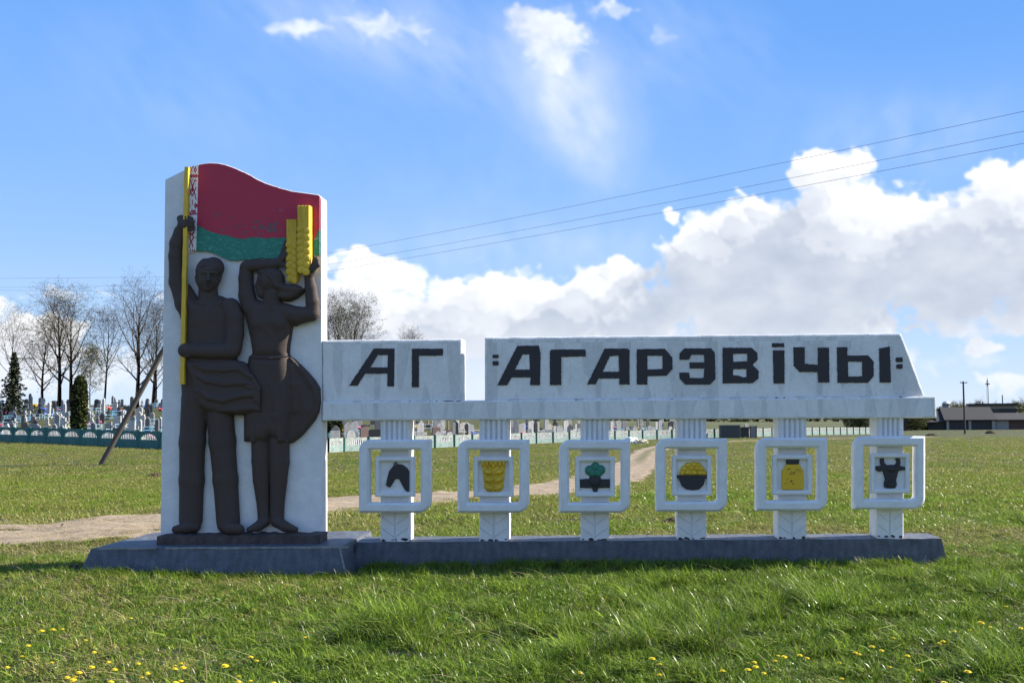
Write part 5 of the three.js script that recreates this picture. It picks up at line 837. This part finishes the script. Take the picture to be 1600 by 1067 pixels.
// power line: a strutted pole behind the stele, wires to the left and to the right over the field
{
  const foot = groundAt(157, 726), D = EYE.z - foot.z, m = D / FOCAL;
  const poleTop = (x, y) => at(x, y, foot.z - 0.4), topP = poleTop(312, 428), base = new THREE.Vector3(topP.x, height(topP.x, topP.z), topP.z);
  const pole = thing('utility_pole', 'wooden utility pole with a leaning strut, its post hidden by the stele', 'utility pole', base.toArray());
  const rel = (v) => v.clone().sub(base).toArray(), woodTex = noiseTexture(256, 0.6, (l, u, v, i, j) => { const f = 0.8 + 0.12 * n2(i * 0.3, j * 0.02) + 0.08 * l[2]; return [byte(f), byte(f * 0.99), byte(f * 0.97), 255]; });
  const timber = Mat(0.15, 0.13, 0.11, 0.95, { map: woodTex });
  mesh('post', boxUV(cyl([0, -0.6, 0], rel(topP), 0.17, 0.12, 12)), timber, pole);
  const lean = poleTop(306, 452), fdir = foot.clone().sub(lean).normalize(); mesh('strut', boxUV(cyl(foot.clone().addScaledVector(fdir, 0.4).sub(base).toArray(), rel(lean), 0.135, 0.105, 12)), timber, pole);
  const pins = [[300, 432], [318, 444], [304, 455]].map(([x, y]) => poleTop(x, y));
  pins.forEach((q) => { mesh('hook', cyl([0, q.y - base.y - 0.1, 0], rel(q), 0.02, 0.02, 6), C.wire, pole); mesh('insulator', cyl(rel(q.clone().add(new THREE.Vector3(0, -0.06, 0))), rel(q.clone().add(new THREE.Vector3(0, 0.09, 0))), 0.05, 0.04, 8), C.porcelain, pole); });
  const other = (x, z, label) => { const y = height(x, z), o = thing('utility_pole', label, 'utility pole', [x, y, z]); mesh('post', boxUV(cyl([0, -0.5, 0], [0, topP.y - y + 0.2, 0], 0.16, 0.11, 12)), timber, o); return new THREE.Vector3(x, topP.y + 0.1, z); };
  const rightPole = other(20.5, 1.6, 'wooden utility pole beside the road, carrying the wires to the right of the sign'), leftPole = other(-62, foot.z - 2.5, 'wooden utility pole on the far left carrying the wires past the cemetery');
  const strand = (a, b, sag) => { const pts = []; for (let k = 0; k <= 40; k++) { const t = k / 40, p = a.clone().lerp(b, t); p.y -= sag * 4 * t * (1 - t); pts.push(p); } return new THREE.TubeGeometry(new THREE.CatmullRomCurve3(pts), 90, 0.0045, 5); };
  // where each wire is sighted at the frame's right edge fixes the height of its far end
  [[1600, 174, 'uppermost wire running from the strutted pole across the sky to the right'], [1600, 205, 'middle wire running across the sky to the right'], [1600, 224, 'lowest wire running across the sky to the right']].forEach(([px, py, label], i) => {
    const d = sight(px, py), dir = rightPole.clone().sub(pins[i]), den = d.x * -dir.z - -dir.x * d.z; // where the line of sight passes over the run of the wire, seen from above
    const t = ((pins[i].x - EYE.x) * -dir.z - -dir.x * (pins[i].z - EYE.z)) / den, hit = EYE.clone().addScaledVector(d, t), u = Math.hypot(hit.x - pins[i].x, hit.z - pins[i].z) / Math.hypot(dir.x, dir.z), sag = 0.35;
    const end = rightPole.clone(); end.y = pins[i].y + (hit.y + sag * 4 * u * (1 - u) - pins[i].y) / u;
    tag(mesh('power_wire', strand(pins[i], end, sag), C.wire), label, 'wire', 'power wires');
  });
  [[0, 436.5, 'uppermost wire running level from the strutted pole to the left'], [0, 450.5, 'middle wire running level to the left'], [0, 455, 'lowest wire running level to the left']].forEach(([px, py, label], i) => { const e = at(px, py, leftPole.z + 1.2), u = (e.x - pins[i].x) / (leftPole.x - pins[i].x), end = leftPole.clone(); end.y = pins[i].y + (e.y + 0.25 * 4 * u * (1 - u) - pins[i].y) / u; tag(mesh('power_wire', strand(pins[i], end, 0.25), C.wire), label, 'wire', 'power wires'); });
  // the pole by the garages, a lattice mast and a farther pole
  const q = groundAt(1508.5, 678), s = (EYE.z - q.z) / FOCAL, p2 = thing('utility_pole', 'dark utility pole standing in the field before the garages', 'utility pole', q.toArray());
  mesh('post', cyl([0, -0.5, 0], [0, 82 * s, 0], 0.14, 0.11, 10), C.darkWood, p2); mesh('crossarm', box(-0.5, 0.5, 79.0 * s, 79.0 * s + 0.1, 0.1, 0.2), C.darkWood, p2); for (const x of [-0.42, 0.42]) mesh('insulator', cyl([x, 79 * s + 0.1, 0.15], [x, 79 * s + 0.3, 0.15], 0.04, 0.03, 6), C.porcelain, p2);
  const Dm = 300, mk = Dm / FOCAL, mx = (1543 - CX) * mk, mast = thing('lattice_mast', 'thin pale mast rising from the shrubs behind the garages', 'mast', [mx, height(mx, EYE.z - Dm), EYE.z - Dm]); for (const [a, b] of [[-0.3, -0.2], [0.3, -0.2], [0, 0.3]]) mesh('leg', cyl([a, -0.4, b], [a * 0.5, 70 * mk, b * 0.5], 0.07, 0.05, 6), C.wood, mast); mesh('aerial', cyl([0, 60 * mk, 0], [0, 74 * mk, 0], 0.14, 0.05, 6), C.wood, mast); mesh('bracket', box(-0.6, 0.6, 63 * mk, 63 * mk + 0.3, -0.2, 0.2), C.wood, mast);
  const D3 = 236, k3 = D3 / FOCAL, x3 = (1565.5 - CX) * k3, p3 = thing('utility_pole', 'short dark pole end sticking up behind the shingle roofs', 'utility pole', [x3, height(x3, EYE.z - D3), EYE.z - D3]); mesh('post', cyl([0, -0.4, 0], [0, 50 * k3, 0], 0.15, 0.12, 8), C.darkWood, p3);
  const a0 = q.clone().add(new THREE.Vector3(0.42, 79 * s + 0.3, 0.15)), a1 = mast.position.clone().add(new THREE.Vector3(0, 68 * mk, 0)); tag(mesh('power_wire', strand(a0, a1.clone().lerp(a0, -1.2).setX(a1.x * 2 - a0.x), 0.4), C.wire), 'thin wire running from the field pole past the mast', 'wire', 'power wires');
}

// ---------------------------------------------------------------- grass, flowers, molehills
{
  function tuft(seed, n, len, width, spread, lean, tones) {
    const R = rng(seed), pos = [], nor = [], col = [], idx = [];
    for (let b = 0; b < n; b++) {
      const a = R() * 6.28, r = Math.sqrt(R()) * spread, bx = Math.cos(a) * r, bz = Math.sin(a) * r, L = len * (0.5 + R() * 0.75), w = width * (0.7 + R() * 0.6), dirA = R() * 6.28, bend = lean * (0.25 + R() * 1.1), tone = tones[Math.floor(R() * tones.length)], v = 0.75 + R() * 0.5;
      const dx = Math.cos(dirA), dz = Math.sin(dirA), tw = (R() - 0.5) * 1.6, sx = -Math.sin(dirA + tw), sz = Math.cos(dirA + tw), base = pos.length / 3, S = 3;
      for (let k = 0; k <= S; k++) {
        const t = k / S, out = bend * t * t * L, up = L * t * (1 - 0.35 * bend * t), ww = w * (k === S ? 0.12 : 1 - 0.45 * t), nx = dz * sx === 0 ? dx : dx, ny = 0.35 + bend * t, l = Math.hypot(nx, ny, dz);
        for (const s of [-1, 1]) { pos.push(bx + dx * out + sx * ww * s * 0.5, up - 0.015, bz + dz * out + sz * ww * s * 0.5); nor.push(-dx / l, ny / l, -dz / l); col.push(tone[0] * v, tone[1] * v, tone[2] * v); }
        if (k) { const q = base + (k - 1) * 2; idx.push(q, q + 1, q + 2, q + 1, q + 3, q + 2); }
      }
    }
    const g = new THREE.BufferGeometry(); g.setAttribute('position', new THREE.Float32BufferAttribute(pos, 3)); g.setAttribute('normal', new THREE.Float32BufferAttribute(nor, 3)); g.setAttribute('color', new THREE.Float32BufferAttribute(col, 3)); g.setIndex(idx); return g;
  }
  const fresh = [[0.155, 0.25, 0.022], [0.205, 0.295, 0.028], [0.12, 0.20, 0.018], [0.26, 0.335, 0.045], [0.18, 0.27, 0.026]], mixed = [[0.24, 0.275, 0.042], [0.185, 0.235, 0.032], [0.35, 0.30, 0.10], [0.28, 0.29, 0.06], [0.205, 0.25, 0.036]], dry = [[0.38, 0.32, 0.12], [0.30, 0.28, 0.08], [0.24, 0.27, 0.045], [0.42, 0.37, 0.17], [0.20, 0.245, 0.04]];
  const blade = new THREE.MeshPhysicalMaterial({ vertexColors: true, roughness: 0.94, transmission: 0.45, thickness: 0, side: THREE.DoubleSide, specularIntensity: 0.15, clearcoat: 0.22, clearcoatRoughness: 0.24 });
  const R = rng(2024);
  const blocked = (x, z) => (x > -5.14 && x < -2.32 && z > -0.95 && z < 0.72) || (x > -2.5 && x < 3.72 && z > -0.40 && z < 0.13);
  const tall = (x, z) => clamp(sstep(0.0, 0.45, fbm2(x * 0.8 + 31, z * 1.0, 2) + 0.5 * n2(x * 2.6, z * 2.6)) * 1.1) * sstep(-3.4, -0.8, x);
  const dummy = new THREE.Object3D(), sets = {
    short: { g: [tuft(1, 14, 0.062, 0.0068, 0.06, 0.9, fresh), tuft(2, 14, 0.06, 0.0068, 0.06, 1.0, mixed), tuft(3, 13, 0.06, 0.0062, 0.06, 1.0, dry)], at: [[], [], []] },
    long: { g: [tuft(4, 17, 0.13, 0.0085, 0.055, 0.9, fresh), tuft(5, 17, 0.15, 0.0085, 0.06, 1.1, fresh), tuft(6, 14, 0.16, 0.0064, 0.06, 1.0, mixed)], at: [[], [], []] },
    tussock: { g: [tuft(7, 70, 0.27, 0.0062, 0.11, 0.95, [...fresh, [0.10, 0.17, 0.04]]), tuft(8, 60, 0.25, 0.006, 0.12, 1.1, [...fresh, [0.3, 0.3, 0.16]])], at: [[], []] },
    wide: { g: [tuft(9, 26, 0.075, 0.011, 0.16, 1.0, fresh), tuft(10, 26, 0.07, 0.011, 0.16, 1.1, mixed), tuft(11, 24, 0.07, 0.011, 0.16, 1.1, dry)], at: [[], [], []] },
    far: { g: [tuft(12, 30, 0.08, 0.022, 0.4, 1.0, mixed), tuft(13, 30, 0.08, 0.022, 0.4, 1.1, dry), tuft(15, 30, 0.08, 0.022, 0.4, 1.1, fresh)], at: [[], [], []] },
  };
  const put = (set, k, x, z, s, tint) => sets[set].at[k].push([x, height(x, z), z, R() * 6.28, s, tint]);
  const scatter = (D0, D1, per, fn) => { const area = 0.56 * (D1 * D1 - D0 * D0) + 2 * (D1 - D0), n = Math.round(area * per); for (let i = 0; i < n; i++) { const D = Math.sqrt(D0 * D0 + R() * (D1 * D1 - D0 * D0)), a = -0.62 + R() * 1.08, x = a * D + (R() - 0.5) * 2, z = EYE.z - D; if (!blocked(x, z)) fn(x, z, D); } };
  const onRoad = (x, z, D) => D > 10.5 && D < 80 && roadDistance(x, z) < 1.30 + 0.35 * n2(x * 1.7, z * 1.7);
  scatter(4.6, 15, 430, (x, z, D) => {
    if (onRoad(x, z, D)) return;
    const d = dryness(x, z), t = tall(x, z), r = R();
    if (R() < 0.32 * sstep(0.1, 0.5, -n2(x * 1.9 + 7, z * 1.9))) return;
    if (D < 12 && r < 0.04 + t * 0.5) put('long', r < 0.03 + t * 0.5 ? (R() < 0.5 ? 0 : 1) : 2, x, z, 0.42 + R() * 0.36 + t * 0.34, 0.7 + R() * 0.6);
    else put('short', d + (R() - 0.5) * 0.5 < 0.30 ? 0 : d + (R() - 0.5) * 0.5 < 0.62 ? 1 : 2, x, z, 0.7 + R() * 0.65, 0.7 + R() * 0.6);
  });
  // longer growth the mower leaves along the foot of the plinths
  for (let i = 0; i < 1500; i++) { const x = lerp(-5.3, 3.9, R()), front = x < -2.35, z = (front ? 0.74 : 0.14) + Math.abs(R() + R() - 1) * 0.22; if (blocked(x, z)) continue; if (front && x < -2.3 && R() < 0.35) put('short', 0, x, z, 1.0 + R() * 0.5, 1); else if (n2(x * 2.2, 5) > (front ? -0.25 : -0.45)) put('long', R() < 0.7 ? 0 : 1, x, z, (front ? 0.28 + 0.35 * Math.max(0, n2(x * 5, 2)) : 0.5) + R() * 0.4, 0.9 + R() * 0.2); }
  for (const cx of [-4.6, -4.15, -3.9, -3.3, -3.05, -2.6, -2.45]) for (let i = 0; i < 10; i++) put('long', R() < 0.6 ? 0 : 2, cx + (R() - 0.5) * 0.16, 0.75 + R() * 0.07, 0.4 + R() * 0.5, 0.8 + R() * 0.4);
  // tussocks where the photograph has them, and a few more beside
  for (const [px, py, n, s] of [[620, 985, 9, 1.0], [590, 1000, 6, 0.9], [650, 1005, 6, 0.8], [1290, 945, 8, 0.9], [1240, 925, 5, 0.7], [1050, 975, 9, 0.85], [1120, 990, 10, 0.95], [1180, 960, 8, 0.85], [1000, 1010, 8, 0.9], [1090, 1015, 9, 0.95], [900, 1030, 5, 0.8], [840, 1050, 5, 0.8], [1350, 930, 4, 0.6], [1420, 915, 5, 0.6], [520, 990, 4, 0.6], [760, 960, 3, 0.55], [985, 880, 4, 0.75], [1370, 880, 4, 0.55], [1440, 876, 4, 0.6], [1560, 915, 5, 0.75], [1570, 1045, 7, 0.9], [1530, 1055, 4, 0.8], [430, 1010, 3, 0.5], [1000, 945, 4, 0.6]]) for (let i = 0; i < n; i++) { const p = groundAt(px + (R() - 0.5) * 70, py + (R() - 0.5) * 22); if (!blocked(p.x, p.z)) put('tussock', R() < 0.6 ? 0 : 1, p.x, p.z, s * (0.7 + R() * 0.5), 0.75 + R() * 0.5); }
  scatter(13.5, 40, 60, (x, z, D) => { if (R() < sstep(26, 40, D) || onRoad(x, z, D)) return; const d = dryness(x, z) + (R() - 0.5) * 0.5; put('wide', d < 0.28 ? 0 : d < 0.60 ? 1 : 2, x, z, 0.75 + R() * 0.6, 0.85 + R() * 0.3); });
  scatter(28, 118, 6.5, (x, z, D) => { if (R() < sstep(60, 118, D) || onRoad(x, z, D)) return; if (D > table(FENCE_D, x / D) - 1) return; const d = dryness(x, z) + (R() - 0.5) * 0.5; put('far', d < 0.30 ? 2 : d < 0.6 ? 0 : 1, x, z, 0.7 + R() * 0.6, 0.85 + R() * 0.3); });
  // flat rosettes of broad-leaved weeds
  const rosette = (seed, n, len, w, tones) => tuft(seed, n, len, w, 0.012, 2.3, tones);
  sets.weed = { g: [rosette(41, 13, 0.11, 0.024, fresh), rosette(42, 10, 0.08, 0.030, [[0.14, 0.25, 0.05], [0.17, 0.28, 0.06]])], at: [[], []] };
  scatter(4.8, 13, 7, (x, z, D) => { if (!onRoad(x, z, D) && tall(x, z) < 0.5) put('weed', R() < 0.6 ? 0 : 1, x, z, 0.6 + R() * 0.6, 0.85 + R() * 0.3); });
  // loose straws lying in the turf
  sets.straw = { g: [tuft(43, 7, 0.16, 0.0045, 0.12, 2.6, [[0.48, 0.40, 0.22], [0.55, 0.47, 0.28], [0.36, 0.29, 0.15]])], at: [[]] };
  scatter(4.8, 16, 26, (x, z, D) => { if (R() < 0.35 + dryness(x, z)) put('straw', 0, x, z, 0.6 + R() * 0.6, 0.9 + R() * 0.2); });
  const c = new THREE.Color();
  for (const [key, { g, at: spots }] of Object.entries(sets)) spots.forEach((list, k) => {
    if (!list.length) return;
    const im = new THREE.InstancedMesh(g[k], blade, list.length); im.name = { short: 'short_grass', long: 'long_grass', tussock: 'grass_tussocks', wide: 'field_grass', far: 'distant_grass', weed: 'broad_leaf_weeds', straw: 'loose_straw' }[key];
    list.forEach(([x, y, z, r, s, t], i) => { dummy.position.set(x, y, z); dummy.rotation.set((n2(i, 1) * 0.12), r, n2(i, 9) * 0.12); dummy.scale.setScalar(s); dummy.updateMatrix(); im.setMatrixAt(i, dummy.matrix); im.setColorAt(i, c.setRGB(t, t, t * 0.97)); });
    shadows(im); tag(im, { short: ['short green turf before the sign', 'short green and straw turf', 'short dry straw-coloured turf'], long: ['longer green grass before the sign', 'long bending green grass before the sign', 'longer grass mixed with dry blades'], tussock: ['tall green grass tussocks before the sign', 'tall tussocks with pale dry blades'], wide: ['green grass of the field behind the sign', 'mixed green and straw grass of the field', 'dry grass of the field behind the sign'], weed: ['rosettes of long-leaved weeds in the turf', 'rosettes of round-leaved weeds in the turf'], straw: ['pale dry straws lying in the turf'], far: ['mixed grass towards the cemetery fence', 'dry grass towards the cemetery fence', 'green grass towards the cemetery fence'] }[key][k], 'grass', null, 'stuff');
  });

  // dandelions
  const petal = Mat(0.74, 0.58, 0.02, 0.7), stalk = Mat(0.14, 0.22, 0.06, 0.7);
  const head = (() => { const g = []; for (let ring = 0; ring < 3; ring++) for (let k = 0; k < 14 - ring * 3; k++) { const a = k / (14 - ring * 3) * 6.283 + ring * 0.2, l = 0.021 - ring * 0.0055, q = new THREE.BoxGeometry(l, 0.0016, 0.006); q.translate(l / 2 + 0.001, 0, 0); q.rotateZ(0.12 + ring * 0.35); q.rotateY(a); q.translate(0, ring * 0.0016, 0); g.push(q); } g.push(new THREE.SphereGeometry(0.008, 8, 6).translate(0, 0.004, 0)); return merge(g); })();
  const stem = cyl([0, -0.03, 0], [0, 0.085, 0], 0.0028, 0.0022, 6), cup = cyl([0, 0.078, 0], [0, 0.09, 0], 0.004, 0.009, 8);
  let proto = null;
  const flowers = [[127, 250], [158, 250], [195, 243], [265, 278], [293, 312], [62, 335], [155, 345], [340, 341], [353, 377], [282, 366], [425, 352], [243, 378], [235, 390], [207, 398], [232, 407], [343, 410], [459, 385], [440, 396], [541, 356], [541, 366], [567, 350], [571, 372], [547, 412], [565, 406], [698, 364], [741, 398], [740, 408], [780, 402], [777, 334], [799, 341], [952, 269], [855, 411], [20, 368], [86, 296], [407, 212]].map(([x, y]) => [x / 2, 860 + y / 2, 0]).concat([[84, 220], [43, 387], [209, 383], [437, 343], [461, 356], [466, 389], [564, 376], [661, 378], [738, 351], [758, 350], [742, 373], [767, 368], [791, 378], [818, 371], [830, 348], [833, 327], [851, 333], [900, 332], [924, 334], [1030, 282], [1024, 352], [1032, 402], [1074, 320], [1088, 320], [1131, 305], [1159, 315], [1195, 270], [1182, 368], [1238, 328], [1272, 378], [1335, 290], [1352, 281], [1349, 410], [1385, 255], [1433, 245], [1468, 229], [1499, 234], [1550, 174], [1591, 241], [1536, 315], [1426, 385]].map(([x, y]) => [800 + x / 2, 860 + y / 2, 1]));
  for (const [px, py, side] of flowers) {
    const D = EYE.z - groundAt(px, py).z, hgt = 0.06 + R() * 0.04, p = groundAt(px, py + hgt * FOCAL / D), label = side ? 'yellow dandelion in the long grass before the name boards' : 'yellow dandelion in the short turf before the stele plinth';
    let o; if (!proto) { o = proto = thing('dandelion', label, 'flower', [0, 0, 0], 0, 'dandelions in the grass'); mesh('flower_head', head, petal, o).position.y = 0.09; mesh('stem', stem, stalk, o); mesh('cup', cup, stalk, o); } else o = copyOf(proto, label);
    o.position.copy(p); o.rotation.set((R() - 0.5) * 0.3, R() * 6.28, (R() - 0.5) * 0.3); o.scale.setScalar(hgt / 0.09 * (0.72 + R() * 0.28));
  }

  // molehills: loose crumbled earth
  const soil = noiseTexture(512, 0.5, (l, u, v, i, j) => { const f = 0.7 + 0.2 * l[2] + 0.2 * l[3] + 0.12 * n2(i * 0.5, j * 0.5); return [byte(f), byte(f * 0.97), byte(f * 0.93), 255]; });
  const earth = Mat(0.20, 0.14, 0.09, 1, { map: soil });
  [[113, 889, 14, 4.5, 'crumbled molehill at the left foot of the stele plinth'], [242, 746, 12, 5, 'brown clod of earth in the field left of the stele'], [1051, 818, 18, 6, 'molehill in the grass behind the bowl emblem'], [1548, 677.5, 7, 3.4, 'dark molehill far off before the garages'], [1456, 680.5, 9, 2, 'flat patch of dug earth beyond the last pillar']].forEach(([px, py, w, h, label], i) => {
    const p = groundAt(px, py), m = (EYE.z - p.z) / FOCAL, o = thing('molehill', label, 'molehill', p.toArray(), 0, 'molehills'), g = [], Q = rng(50 + i);
    const d = new THREE.SphereGeometry(1, 28, 14, 0, 6.2832, 0, 1.57), P = d.attributes.position; for (let k = 0; k < P.count; k++) { const e = 1 + 0.3 * n3(P.getX(k) * 2.5, P.getY(k) * 2.5 + i * 9, P.getZ(k) * 2.5) + 0.14 * n3(P.getX(k) * 8, P.getY(k) * 8, P.getZ(k) * 8 + i); P.setXYZ(k, P.getX(k) * w * m * e, P.getY(k) * h * m * e * 1.3 - 0.02, P.getZ(k) * w * m * 0.8 * e); } d.computeVertexNormals(); mesh('mound', boxUV(d), earth, o);
    for (let k = 0; k < 46; k++) { const a = Q() * 6.28, r = Math.sqrt(Q()) * 1.15, s = new THREE.IcosahedronGeometry((0.06 + Q() * 0.12) * w * m, 0); s.translate(Math.cos(a) * r * w * m, Math.max(0, 1 - r * r) * h * m * 1.25, Math.sin(a) * r * w * m * 0.8); g.push(boxUV(s)); } const cl = mesh('clods', merge(g), earth, o); cl.userData.kind = 'stuff';
  });
}
renderer.render(scene, camera);
